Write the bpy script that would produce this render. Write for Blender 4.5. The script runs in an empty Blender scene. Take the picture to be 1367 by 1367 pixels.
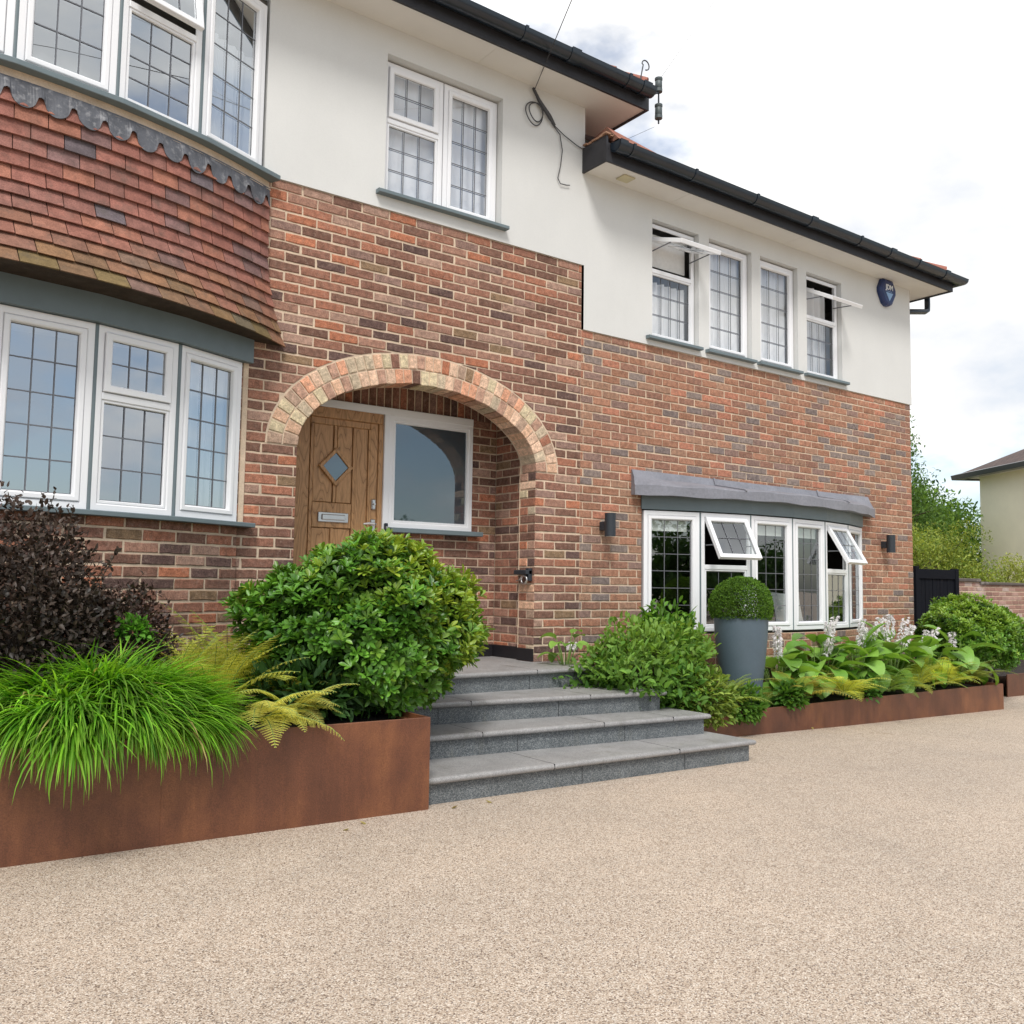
import bpy, math, random
import numpy as np
from mathutils import Vector, Matrix
random.seed(7); rng = np.random.default_rng(7)
SC = bpy.context.scene
COL = SC.collection
DZ = 3.59          # everything is measured from the top of the brickwork; the ground by the steps ends at z = 0
PI = math.pi
ORIG = {}

# ------------------------------------------------------------------ objects
def link(o, parent=None):
    COL.objects.link(o)
    if parent is not None: o.parent = parent
    return o
def tag(o, label=None, cat=None, group=None, kind=None):
    if label: o['label'] = label
    if cat: o['category'] = cat
    if group: o['group'] = group
    if kind: o['kind'] = kind
    return o
def thing(name, loc, label, cat, group=None):
    o = bpy.data.objects.new(name, None); o.empty_display_size = .2
    link(o); o.location = loc; ORIG[o.name] = Vector(loc)
    return tag(o, label, cat, group)

class MB:
    """collects polygons, writes ONE mesh object"""
    def __init__(s, M=None): s.v=[]; s.f=[]; s.c=[]; s.m=[]; s.M=M
    def vert(s, p):
        p = Vector(p)
        if s.M is not None: p = s.M @ p
        s.v.append((p.x,p.y,p.z)); return len(s.v)-1
    def face(s, idx, col=(1,1,1), mi=0): s.f.append(tuple(idx)); s.c.append(col); s.m.append(mi)
    def poly(s, pts, col=(1,1,1), mi=0): s.face([s.vert(p) for p in pts], col, mi)
    def box(s, x0,x1,y0,y1,z0,z1, col=(1,1,1), mi=0, bev=0):
        if bev:
            b=bev
            for (ax) in range(1): pass
            # chamfered box: 24 verts
            def P(x,y,z): return s.vert((x,y,z))
            X=(x0,x1);Y=(y0,y1);Z=(z0,z1)
            V={}
            for i in (0,1):
                for j in (0,1):
                    for k in (0,1):
                        sx=1-2*i; sy=1-2*j; sz=1-2*k
                        V[i,j,k,'x']=P(X[i],Y[j]+sy*b,Z[k]+sz*b)
                        V[i,j,k,'y']=P(X[i]+sx*b,Y[j],Z[k]+sz*b)
                        V[i,j,k,'z']=P(X[i]+sx*b,Y[j]+sy*b,Z[k])
            for i in (0,1): s.face([V[i,0,0,'x'],V[i,1,0,'x'],V[i,1,1,'x'],V[i,0,1,'x']],col,mi)
            for j in (0,1): s.face([V[0,j,0,'y'],V[1,j,0,'y'],V[1,j,1,'y'],V[0,j,1,'y']],col,mi)
            for k in (0,1): s.face([V[0,0,k,'z'],V[1,0,k,'z'],V[1,1,k,'z'],V[0,1,k,'z']],col,mi)
            for i in (0,1):
                for j in (0,1): s.face([V[i,j,0,'x'],V[i,j,1,'x'],V[i,j,1,'y'],V[i,j,0,'y']],col,mi)
            for i in (0,1):
                for k in (0,1): s.face([V[i,0,k,'x'],V[i,1,k,'x'],V[i,1,k,'z'],V[i,0,k,'z']],col,mi)
            for j in (0,1):
                for k in (0,1): s.face([V[0,j,k,'y'],V[1,j,k,'y'],V[1,j,k,'z'],V[0,j,k,'z']],col,mi)
            for t,c in V.items():
                if t[3]=='x': s.face([V[t[0],t[1],t[2],'x'],V[t[0],t[1],t[2],'y'],V[t[0],t[1],t[2],'z']],col,mi)
            return
        a=[s.vert(p) for p in ((x0,y0,z0),(x1,y0,z0),(x1,y1,z0),(x0,y1,z0),(x0,y0,z1),(x1,y0,z1),(x1,y1,z1),(x0,y1,z1))]
        for q in ((0,3,2,1),(4,5,6,7),(0,1,5,4),(1,2,6,5),(2,3,7,6),(3,0,4,7)): s.face([a[i] for i in q],col,mi)
    def sweep(s, path, prof, col=(1,1,1), mi=0, closed=False, caps=False, loop=False):
        n=len(path); N=[]
        for i in range(n-1 if not loop else n):
            a=path[i]; b=path[(i+1)%n]; d=Vector((b[0]-a[0],b[1]-a[1])); d.normalize(); N.append(Vector((d.y,-d.x)))
        rows=[]
        for i in range(n):
            if loop: n1,n2=N[i-1],N[i]
            else: n1=N[max(i-1,0)]; n2=N[min(i,n-2)]
            m=(n1+n2)/(1+n1.dot(n2))
            rows.append([s.vert((path[i][0]+m.x*o,path[i][1]+m.y*o,z)) for o,z in prof])
        P=len(prof)
        for i in range(n if loop else n-1):
            r0=rows[i]; r1=rows[(i+1)%n]
            for k in range(P if closed else P-1):
                k2=(k+1)%P; s.face([r0[k],r1[k],r1[k2],r0[k2]],col,mi)
        if caps: s.face(rows[0][::-1],col,mi); s.face(rows[-1],col,mi)
    def ring(s, x0,x1,z0,z1, prof, col=(1,1,1), mi=0, closed=False):
        rows=[]
        for i,y in prof:
            rows.append([s.vert(p) for p in ((x0+i,y,z0+i),(x1-i,y,z0+i),(x1-i,y,z1-i),(x0+i,y,z1-i))])
        L=len(rows)
        for a in range(L if closed else L-1):
            r0,r1=rows[a],rows[(a+1)%L]
            for k in range(4): s.face([r0[k],r0[(k+1)%4],r1[(k+1)%4],r1[k]],col,mi)
    def tube(s, pts, r, seg=8, col=(1,1,1), mi=0, caps=True):
        pts=[Vector(p) for p in pts]; n=len(pts)
        rr=r if isinstance(r,(list,tuple)) else [r]*n
        t=(pts[1]-pts[0]).normalized(); up=Vector((0,0,1)) if abs(t.z)<.9 else Vector((1,0,0))
        a=t.cross(up).normalized(); rows=[]
        for i in range(n):
            t=(pts[min(i+1,n-1)]-pts[max(i-1,0)]).normalized()
            a=(a-t*a.dot(t)).normalized(); b=t.cross(a)
            rows.append([s.vert(pts[i]+(a*math.cos(2*PI*k/seg)+b*math.sin(2*PI*k/seg))*rr[i]) for k in range(seg)])
        for i in range(n-1):
            for k in range(seg): s.face([rows[i][k],rows[i][(k+1)%seg],rows[i+1][(k+1)%seg],rows[i+1][k]],col,mi)
        if caps: s.face(rows[0][::-1],col,mi); s.face(rows[-1],col,mi)
    def lathe(s, c, prof, seg=32, col=(1,1,1), mi=0):
        rows=[[s.vert((c[0]+r*math.cos(2*PI*k/seg),c[1]+r*math.sin(2*PI*k/seg),c[2]+z)) for k in range(seg)] for r,z in prof]
        for i in range(len(rows)-1):
            for k in range(seg): s.face([rows[i][k],rows[i][(k+1)%seg],rows[i+1][(k+1)%seg],rows[i+1][k]],col,mi)
        s.face(rows[0][::-1],col,mi); s.face(rows[-1],col,mi)
    def build(s, name, mats, parent=None, smooth=False, ang=None):
        me=bpy.data.meshes.new(name)
        v=s.v
        if parent is not None and parent.name in ORIG:
            q=ORIG[parent.name]; v=[(a-q.x,b-q.y,c-q.z) for a,b,c in v]
        me.from_pydata(v,[],s.f)
        if not isinstance(mats,(list,tuple)): mats=[mats]
        for m in mats: me.materials.append(m)
        me.polygons.foreach_set('material_index',s.m)
        lt=np.zeros(len(s.f),dtype=np.int32); me.polygons.foreach_get('loop_total',lt)
        cc=np.ones((len(s.f),4),dtype=np.float32); cc[:,:3]=np.array(s.c,dtype=np.float32)
        at=me.color_attributes.new('Col','FLOAT_COLOR','CORNER')
        at.data.foreach_set('color',np.repeat(cc,lt,axis=0).ravel())
        if smooth or ang: me.polygons.foreach_set('use_smooth',[True]*len(s.f))
        me.update()
        if ang:
            try: me.set_sharp_from_angle(angle=math.radians(ang))
            except Exception: pass
        o=bpy.data.objects.new(name,me); link(o,parent)
        if parent is not None and parent.name in ORIG: ORIG[o.name]=ORIG[parent.name]
        elif parent is None: ORIG[o.name]=Vector((0,0,0))
        return o

# ------------------------------------------------------------------ materials
def newmat(name):
    m=bpy.data.materials.new(name); m.use_nodes=True; nt=m.node_tree; nt.nodes.clear(); return m,nt
def nd(nt,t,**k):
    n=nt.nodes.new(t)
    for a,b in k.items():
        if a in n.inputs.keys() if isinstance(a,str) else False: n.inputs[a].default_value=b
        else: setattr(n,a,b)
    return n
def ramp(nt,pts,src,interp='LINEAR'):
    r=nt.nodes.new('ShaderNodeValToRGB'); r.color_ramp.interpolation=interp
    e=r.color_ramp.elements
    while len(e)<len(pts): e.new(.5)
    for i,(p,c) in enumerate(pts):
        e[i].position=p; e[i].color=(c,c,c,1) if isinstance(c,(int,float)) else (*c,1)
    nt.links.new(src,r.inputs[0]); return r
def noise(nt,scale,detail=4,rough=.55,src=None,stretch=None,dist=0):
    n=nt.nodes.new('ShaderNodeTexNoise'); n.inputs['Scale'].default_value=scale; n.inputs['Detail'].default_value=detail
    n.inputs['Roughness'].default_value=rough; n.inputs['Distortion'].default_value=dist
    if src is None:
        tc=nt.nodes.new('ShaderNodeTexCoord'); src=tc.outputs['Object']
    if stretch:
        mp=nt.nodes.new('ShaderNodeMapping'); mp.inputs['Scale'].default_value=stretch; nt.links.new(src,mp.inputs[0]); src=mp.outputs[0]
    nt.links.new(src,n.inputs['Vector']); return n
def mixc(nt,a,b,fac,mode='MIX'):
    m=nt.nodes.new('ShaderNodeMix'); m.data_type='RGBA'; m.blend_type=mode
    for sock,val in ((m.inputs[0],fac),(m.inputs[6],a),(m.inputs[7],b)):
        if hasattr(val,'is_linked') or hasattr(val,'links'): nt.links.new(val,sock)
        elif isinstance(val,(int,float)): sock.default_value=val
        else: sock.default_value=(*val,1)
    return m.outputs[2]
def pmat(name,color=(.5,.5,.5),attr=False,rough=.6,var=.12,vs=6,var2=0,vs2=60,bump=0,bs=80,bd=.003,metal=0,spec=.5,stretch=None,dirt=None):
    m,nt=newmat(name); L=nt.links.new
    out=nd(nt,'ShaderNodeOutputMaterial'); p=nd(nt,'ShaderNodeBsdfPrincipled'); L(p.outputs[0],out.inputs[0])
    if attr:
        a=nd(nt,'ShaderNodeAttribute'); a.attribute_name='Col'; base=a.outputs['Color']
    else:
        c=nd(nt,'ShaderNodeRGB'); c.outputs[0].default_value=(*color,1); base=c.outputs[0]
    if var:
        n=noise(nt,vs,5,.6,stretch=stretch); r=ramp(nt,[(.25,1-var),(.75,1+var)],n.outputs[0]); base=mixc(nt,base,r.outputs[0],1.0,'MULTIPLY')
    if var2:
        n=noise(nt,vs2,3,.7,stretch=stretch); r=ramp(nt,[(.3,1-var2),(.7,1+var2)],n.outputs[0]); base=mixc(nt,base,r.outputs[0],1.0,'MULTIPLY')
    if dirt:
        dc,ds,da=dirt; n=noise(nt,ds,6,.65); r=ramp(nt,[(.52,0.0),(.7,da)],n.outputs[0]); base=mixc(nt,base,dc,r.outputs[0])
    if name in ('brick_faces','mortar','cream_render','clay_tile'):
        n=noise(nt,.9,6,.65,stretch=(1,1,.45)); r=ramp(nt,[(.3,.90 if name!='cream_render' else .955),(.7,1.08 if name!='cream_render' else 1.02)],n.outputs[0]); base=mixc(nt,base,r.outputs[0],1.0,'MULTIPLY')
    L(base,p.inputs['Base Color'])
    p.inputs['Roughness'].default_value=rough; p.inputs['Metallic'].default_value=metal; p.inputs['Specular IOR Level'].default_value=spec
    if bump:
        n=noise(nt,bs,4,.65,stretch=stretch); b=nd(nt,'ShaderNodeBump'); b.inputs['Strength'].default_value=bump; b.inputs['Distance'].default_value=bd
        L(n.outputs[0],b.inputs['Height']); L(b.outputs[0],p.inputs['Normal'])
    return m

M={}
M['brick']=pmat('brick_faces',attr=True,rough=.88,var=.42,vs=26,var2=.38,vs2=120,bump=1.0,bs=110,bd=.005,spec=.25,dirt=((.40,.30,.24),30,.30))
M['mortar']=pmat('mortar',(.60,.475,.355),rough=.95,var=.18,vs=9,var2=.12,vs2=120,bump=.6,bs=220,bd=.004,spec=.2)
M['render']=pmat('cream_render',(.635,.64,.625),rough=.92,var=.035,vs=1.2,var2=.02,vs2=90,bump=.25,bs=260,bd=.002,spec=.25)
M['soffit']=pmat('soffit_board',(.72,.70,.66),rough=.6,var=.04,vs=2,spec=.3)
M['upvc']=pmat('white_upvc',(.80,.81,.83),rough=.28,var=.02,vs=3,spec=.5)
M['greypaint']=pmat('blue_grey_paint',(.135,.175,.19),rough=.5,var=.08,vs=7,bump=.08,bs=120)
M['black']=pmat('black_plastic',(.007,.014,.024),rough=.28,var=.2,vs=5,spec=.6)
M['darkboard']=pmat('dark_board',(.022,.022,.026),rough=.55,var=.3,vs=9)
M['tile']=pmat('clay_tile',attr=True,rough=.82,var=.32,vs=16,var2=.3,vs2=140,bump=.5,bs=120,bd=.003,spec=.25,dirt=((.10,.085,.07),9,.45))
M['lead']=pmat('weathered_lead',(.085,.09,.105),rough=.55,var=.3,vs=8,var2=.14,vs2=50,bump=.4,bs=22,bd=.008,dirt=((.36,.36,.37),24,.55))
M['leadgrey']=pmat('grey_lead_flashing',(.205,.21,.24),rough=.5,var=.14,vs=5,var2=.1,vs2=40,bump=.35,bs=14,bd=.01)
M['came']=pmat('window_lead',(.15,.155,.17),rough=.45,var=.1,vs=30,metal=.3)
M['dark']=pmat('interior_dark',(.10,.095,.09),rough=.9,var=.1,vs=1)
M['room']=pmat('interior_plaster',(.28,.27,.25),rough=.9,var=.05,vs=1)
M['chrome']=pmat('brushed_chrome',(.62,.62,.62),rough=.28,metal=1,var=.05,vs=40)
M['soil']=pmat('soil',(.018,.012,.009),rough=.95,var=.5,vs=30,bump=1,bs=60,bd=.02)
M['pot']=pmat('blue_grey_pot',(.078,.112,.14),rough=.55,var=.08,vs=5,var2=.05,vs2=80,bump=.1,bs=150)
M['stem']=pmat('brown_stem',(.055,.038,.025),rough=.85,var=.3,vs=30,bump=.4,bs=90)
M['greenstem']=pmat('green_stem',(.16,.25,.06),rough=.6,var=.2,vs=30)
M['plinth']=pmat('black_plinth_paint',(.012,.011,.014),rough=.5,var=.2,vs=12,bump=.3,bs=100)
M['gate']=pmat('black_stained_board',(.006,.007,.011),rough=.85,spec=.15,var=.3,vs=8,stretch=(8,8,.6),bump=.5,bs=20)
M['navy']=pmat('navy_plastic',(.012,.028,.11),rough=.35,var=.1,vs=14)
M['white']=pmat('white_paint',(.8,.82,.84),rough=.5,var=.02)
M['paleblue']=pmat('pale_blue_paint',(.25,.40,.62),rough=.5,var=.03)
M['fabric']=pmat('white_fabric',(.72,.72,.70),rough=.9,var=.06,vs=30)
M['yellowish']=pmat('aged_vent',(.55,.50,.33),rough=.6,var=.1)
M['cable']=pmat('grey_cable',(.05,.05,.055),rough=.6,var=.1)
M['insul']=pmat('grey_insulator',(.07,.09,.095),rough=.5,var=.2,vs=40)
M['yrender']=pmat('pale_yellow_render',(.84,.80,.64),rough=.9,var=.05,vs=2,bump=.2,bs=60)

def leafmat(name,rough=.45,trans=.3,spec=.4,vs=12,var=.18,mul=(1.5,1.35,.7)):
    m,nt=newmat(name); L=nt.links.new
    out=nd(nt,'ShaderNodeOutputMaterial'); p=nd(nt,'ShaderNodeBsdfPrincipled'); t=nd(nt,'ShaderNodeBsdfTranslucent'); mx=nd(nt,'ShaderNodeMixShader')
    a=nd(nt,'ShaderNodeAttribute'); a.attribute_name='Col'
    n=noise(nt,vs,3); r=ramp(nt,[(.3,1-var),(.7,1+var)],n.outputs[0])
    c=mixc(nt,a.outputs['Color'],r.outputs[0],1.0,'MULTIPLY'); c2=mixc(nt,c,mul,1.0,'MULTIPLY')
    L(c,p.inputs['Base Color']); L(c2,t.inputs['Color']); p.inputs['Roughness'].default_value=rough; p.inputs['Specular IOR Level'].default_value=spec
    mx.inputs[0].default_value=trans; L(p.outputs[0],mx.inputs[1]); L(t.outputs[0],mx.inputs[2]); L(mx.outputs[0],out.inputs[0]); return m
M['leaf']=leafmat('glossy_leaf',.38,.25,.5)
M['softleaf']=leafmat('soft_leaf',.6,.4,.3)
M['petal']=leafmat('petal',.6,.4,.2,var=.05,mul=(1,1,1))
M['darkleaf']=leafmat('dark_leaf',.5,.12,.4,mul=(1,1,1))

def glassmat(name,r0,tint):
    m,nt=newmat(name); L=nt.links.new
    out=nd(nt,'ShaderNodeOutputMaterial'); mx=nd(nt,'ShaderNodeMixShader'); tr=nd(nt,'ShaderNodeBsdfTransparent'); g=nd(nt,'ShaderNodeBsdfGlossy')
    g.inputs['Roughness'].default_value=.0; tr.inputs[0].default_value=(*tint,1); g.inputs['Color'].default_value=(.93,.97,1,1)
    ge=nd(nt,'ShaderNodeNewGeometry'); dt=nd(nt,'ShaderNodeVectorMath',operation='DOT_PRODUCT'); L(ge.outputs['Normal'],dt.inputs[0]); L(ge.outputs['Incoming'],dt.inputs[1])
    ab=nd(nt,'ShaderNodeMath',operation='ABSOLUTE'); L(dt.outputs['Value'],ab.inputs[0])
    su=nd(nt,'ShaderNodeMath',operation='SUBTRACT'); su.inputs[0].default_value=1; L(ab.outputs[0],su.inputs[1])
    pw=nd(nt,'ShaderNodeMath',operation='POWER'); L(su.outputs[0],pw.inputs[0]); pw.inputs[1].default_value=4
    ma=nd(nt,'ShaderNodeMath',operation='MULTIPLY_ADD'); L(pw.outputs[0],ma.inputs[0]); ma.inputs[1].default_value=1-r0; ma.inputs[2].default_value=r0
    n=noise(nt,1.6,1); b=nd(nt,'ShaderNodeBump'); b.inputs['Strength'].default_value=.05; b.inputs['Distance'].default_value=.02; L(n.outputs[0],b.inputs['Height']); L(b.outputs[0],g.inputs['Normal'])
    L(ma.outputs[0],mx.inputs[0]); L(tr.outputs[0],mx.inputs[1]); L(g.outputs[0],mx.inputs[2]); L(mx.outputs[0],out.inputs[0]); return m
M['glass']=glassmat('window_glass',.46,(.93,.96,.97))
M['glass_net']=glassmat('window_glass_before_net',.13,(.98,.99,1))
M['glass_low']=glassmat('clear_window_glass',.20,(.86,.90,.89))
def filmglass():
    m,nt=newmat('dark_film_glass'); L=nt.links.new
    out=nd(nt,'ShaderNodeOutputMaterial'); mx=nd(nt,'ShaderNodeMixShader'); d=nd(nt,'ShaderNodeBsdfDiffuse'); g=nd(nt,'ShaderNodeBsdfGlossy'); d.inputs[0].default_value=(.045,.06,.075,1); g.inputs['Roughness'].default_value=.02; g.inputs['Color'].default_value=(.85,.95,1,1); mx.inputs[0].default_value=.15
    L(d.outputs[0],mx.inputs[1]); L(g.outputs[0],mx.inputs[2]); L(mx.outputs[0],out.inputs[0]); return m
M['glass_frost']=filmglass()

def netmat():
    m,nt=newmat('net_curtain'); L=nt.links.new
    out=nd(nt,'ShaderNodeOutputMaterial'); d=nd(nt,'ShaderNodeBsdfDiffuse'); t=nd(nt,'ShaderNodeBsdfTranslucent'); tr=nd(nt,'ShaderNodeBsdfTransparent')
    d.inputs[0].default_value=(.9,.91,.92,1); t.inputs[0].default_value=(.85,.85,.85,1)
    a=nd(nt,'ShaderNodeMixShader'); a.inputs[0].default_value=.08; L(d.outputs[0],a.inputs[1]); L(t.outputs[0],a.inputs[2])
    b=nd(nt,'ShaderNodeMixShader'); b.inputs[0].default_value=.03; L(a.outputs[0],b.inputs[1]); L(tr.outputs[0],b.inputs[2]); L(b.outputs[0],out.inputs[0]); return m
M['net']=netmat()

def gravelmat():
    m,nt=newmat('resin_bound_gravel'); L=nt.links.new
    out=nd(nt,'ShaderNodeOutputMaterial'); p=nd(nt,'ShaderNodeBsdfPrincipled'); L(p.outputs[0],out.inputs[0])
    tc=nd(nt,'ShaderNodeTexCoord')
    v=nd(nt,'ShaderNodeTexVoronoi'); v.inputs['Scale'].default_value=215; L(tc.outputs['Object'],v.inputs['Vector'])
    sep=nd(nt,'ShaderNodeSeparateColor'); L(v.outputs['Color'],sep.inputs[0])
    r=ramp(nt,[(0,(.19,.135,.10)),(.09,(.39,.30,.225)),(.28,(.52,.415,.325)),(.5,(.64,.54,.44)),(.70,(.55,.445,.35)),(.84,(.74,.655,.56)),(.96,(.25,.21,.185))],sep.outputs[0],'CONSTANT')
    d=ramp(nt,[(.35,1.0),(.75,.5)],v.outputs['Distance'])
    c=mixc(nt,r.outputs[0],d.outputs[0],.65,'MULTIPLY')
    n=noise(nt,.55,6,.62,dist=.4); rr=ramp(nt,[(.3,(.86,.87,.88)),(.7,(1.05,1.04,1.03))],n.outputs[0]); c=mixc(nt,c,rr.outputs[0],1.0,'MULTIPLY')
    n4=noise(nt,3.2,6,.7); r4=ramp(nt,[(.66,(1,1,1)),(.74,(.80,.77,.72))],n4.outputs[0]); c=mixc(nt,c,r4.outputs[0],1.0,'MULTIPLY')
    n2=noise(nt,9,4,.7); r2=ramp(nt,[(.3,.93),(.7,1.05)],n2.outputs[0]); c=mixc(nt,c,r2.outputs[0],1.0,'MULTIPLY')
    L(c,p.inputs['Base Color']); p.inputs['Roughness'].default_value=.7; p.inputs['Specular IOR Level'].default_value=.35
    b=nd(nt,'ShaderNodeBump'); b.inputs['Strength'].default_value=.6; b.inputs['Distance'].default_value=.003; b.invert=True
    L(v.outputs['Distance'],b.inputs['Height']); L(b.outputs[0],p.inputs['Normal']); return m
M['gravel']=gravelmat()
def granitemat(name,a,b,c_,rough):
    m,nt=newmat(name); L=nt.links.new
    out=nd(nt,'ShaderNodeOutputMaterial'); p=nd(nt,'ShaderNodeBsdfPrincipled'); L(p.outputs[0],out.inputs[0])
    tc=nd(nt,'ShaderNodeTexCoord'); v=nd(nt,'ShaderNodeTexVoronoi'); v.inputs['Scale'].default_value=230; L(tc.outputs['Object'],v.inputs['Vector'])
    sep=nd(nt,'ShaderNodeSeparateColor'); L(v.outputs['Color'],sep.inputs[0])
    r=ramp(nt,[(0,a),(.35,b),(.8,c_)],sep.outputs[0],'CONSTANT')
    n=noise(nt,5,5,.65); rr=ramp(nt,[(.3,.82),(.7,1.12)],n.outputs[0]); c=mixc(nt,r.outputs[0],rr.outputs[0],1.0,'MULTIPLY')
    n=noise(nt,1.8,5,.7,stretch=(3,3,1)); rr=ramp(nt,[(.55,0.0),(.75,.5)],n.outputs[0]); c=mixc(nt,c,(.12,.115,.08),rr.outputs[0])
    L(c,p.inputs['Base Color']); p.inputs['Roughness'].default_value=rough; return m
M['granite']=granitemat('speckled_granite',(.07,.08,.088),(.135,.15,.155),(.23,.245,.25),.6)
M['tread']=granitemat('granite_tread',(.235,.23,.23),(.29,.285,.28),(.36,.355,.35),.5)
def cortenmat():
    m,nt=newmat('rusted_steel'); L=nt.links.new
    out=nd(nt,'ShaderNodeOutputMaterial'); p=nd(nt,'ShaderNodeBsdfPrincipled'); L(p.outputs[0],out.inputs[0])
    n=noise(nt,2.2,6,.62,stretch=(1,1,.55)); r=ramp(nt,[(.3,(.075,.029,.017)),(.5,(.135,.050,.025)),(.72,(.25,.098,.040))],n.outputs[0])
    n2=noise(nt,170,3,.7); r2=ramp(nt,[(.3,.7),(.7,1.28)],n2.outputs[0]); c=mixc(nt,r.outputs[0],r2.outputs[0],1.0,'MULTIPLY')
    n3=noise(nt,6,5,.6,stretch=(4,4,.25)); r3=ramp(nt,[(.4,.94),(.6,1.05)],n3.outputs[0]); c=mixc(nt,c,r3.outputs[0],1.0,'MULTIPLY')
    L(c,p.inputs['Base Color']); p.inputs['Roughness'].default_value=.46; p.inputs['Specular IOR Level'].default_value=.5
    b=nd(nt,'ShaderNodeBump'); b.inputs['Strength'].default_value=.25; b.inputs['Distance'].default_value=.002; L(n2.outputs[0],b.inputs['Height']); L(b.outputs[0],p.inputs['Normal']); return m
M['corten']=cortenmat()
def oakmat():
    m,nt=newmat('oak'); L=nt.links.new
    out=nd(nt,'ShaderNodeOutputMaterial'); p=nd(nt,'ShaderNodeBsdfPrincipled'); L(p.outputs[0],out.inputs[0])
    tc=nd(nt,'ShaderNodeTexCoord'); a=nd(nt,'ShaderNodeAttribute'); a.attribute_name='Col'
    ad=nd(nt,'ShaderNodeVectorMath',operation='ADD'); sc=nd(nt,'ShaderNodeVectorMath',operation='SCALE'); L(a.outputs['Vector'],sc.inputs[0]); sc.inputs['Scale'].default_value=7
    L(tc.outputs['Object'],ad.inputs[0]); L(sc.outputs[0],ad.inputs[1])
    mp=nd(nt,'ShaderNodeMapping'); mp.inputs['Scale'].default_value=(1,1,.22); L(ad.outputs[0],mp.inputs[0])
    n=noise(nt,5,2,.5,src=mp.outputs[0])
    mu=nd(nt,'ShaderNodeMath',operation='MULTIPLY'); L(n.outputs[0],mu.inputs[0]); mu.inputs[1].default_value=17
    fr=nd(nt,'ShaderNodeMath',operation='FRACT'); L(mu.outputs[0],fr.inputs[0])
    r=ramp(nt,[(0,(.22,.105,.04)),(.12,(.42,.225,.095)),(.6,(.54,.30,.135)),(1,(.44,.24,.10))],fr.outputs[0])
    n2=noise(nt,60,4,.7,stretch=(4,4,.25)); r2=ramp(nt,[(.35,.72),(.65,1.1)],n2.outputs[0]); c=mixc(nt,r.outputs[0],r2.outputs[0],1.0,'MULTIPLY')
    L(c,p.inputs['Base Color']); p.inputs['Roughness'].default_value=.45
    b=nd(nt,'ShaderNodeBump'); b.inputs['Strength'].default_value=.2; b.inputs['Distance'].default_value=.002; L(n2.outputs[0],b.inputs['Height']); L(b.outputs[0],p.inputs['Normal']); return m
M['oak']=oakmat()
def roofmat(name,c1,c2,mortar):
    m,nt=newmat(name); L=nt.links.new
    out=nd(nt,'ShaderNodeOutputMaterial'); p=nd(nt,'ShaderNodeBsdfPrincipled'); L(p.outputs[0],out.inputs[0])
    tc=nd(nt,'ShaderNodeTexCoord'); b=nd(nt,'ShaderNodeTexBrick'); L(tc.outputs['UV'],b.inputs[0])
    b.inputs['Color1'].default_value=(*c1,1); b.inputs['Color2'].default_value=(*c2,1); b.inputs['Mortar'].default_value=(*mortar,1)
    b.inputs['Scale'].default_value=1; b.inputs['Brick Width'].default_value=.17; b.inputs['Row Height'].default_value=.1; b.inputs['Mortar Size'].default_value=.006
    n=noise(nt,4,5,.6); r=ramp(nt,[(.3,.75),(.7,1.15)],n.outputs[0]); c=mixc(nt,b.outputs[0],r.outputs[0],1.0,'MULTIPLY')
    L(c,p.inputs['Base Color']); p.inputs['Roughness'].default_value=.85
    bu=nd(nt,'ShaderNodeBump'); bu.invert=True; bu.inputs['Distance'].default_value=.02; L(b.outputs['Fac'],bu.inputs['Height']); L(bu.outputs[0],p.inputs['Normal']); return m

# ------------------------------------------------------------------ brick laying
OLD=[((.165,.095,.068),4),((.20,.115,.082),4),((.24,.13,.092),4),((.29,.15,.10),4),((.34,.16,.10),3),((.40,.17,.095),1.0),((.26,.175,.14),2.4),((.125,.082,.07),1.6),((.32,.19,.135),3),((.35,.24,.18),1.8),((.24,.17,.10),1.2)]
NEW=[((.30,.155,.10),4),((.34,.175,.115),4),((.26,.14,.10),3),((.39,.175,.115),2),((.235,.155,.13),2),((.235,.19,.17),2.2),((.19,.155,.145),1.5),((.32,.19,.13),3)]
PINK=[((.46,.28,.19),3),((.50,.33,.24),3),((.33,.19,.14),2),((.44,.36,.24),2),((.30,.20,.15),1.5),((.50,.24,.15),1.5),((.38,.30,.22),2)]

def desat(pal,k,g=1): return [(tuple(g*((sum(c)/3)*k+x*(1-k)) for x in c),w) for c,w in pal]
OLD=[((c[0]*1.0,c[1]*.92,c[2]*.93),w) for c,w in OLD]; NEW=[((c[0]*1.05,c[1]*1.02,c[2]*1.0),w) for c,w in NEW]; PINK=desat([((c[0]*1.10,c[1]*1.10,c[2]*1.08),w) for c,w in PINK],.1)
PINK=[((c[0]*1.25,c[1]*1.25,c[2]*1.2),w) for c,w in PINK]
def pick(pal):
    w=[q[1] for q in pal]; c=random.choices([q[0] for q in pal],w)[0]; k=random.uniform(.90,1.10); return tuple(min(1,x*k) for x in c)
def clip(poly,px,pz,nx,nz):
    """keep the side where (p-P).n >= 0"""
    out=[]; L=len(poly)
    for i in range(L):
        a=poly[i]; b=poly[(i+1)%L]; da=(a[0]-px)*nx+(a[1]-pz)*nz; db=(b[0]-px)*nx+(b[1]-pz)*nz
        if da>=0: out.append(a)
        if (da>=0)!=(db>=0): t=da/(da-db); out.append((a[0]+(b[0]-a[0])*t,a[1]+(b[1]-a[1])*t))
    return out
def area(p): return abs(sum(p[i][0]*p[(i+1)%len(p)][1]-p[(i+1)%len(p)][0]*p[i][1] for i in range(len(p))))/2
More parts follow.
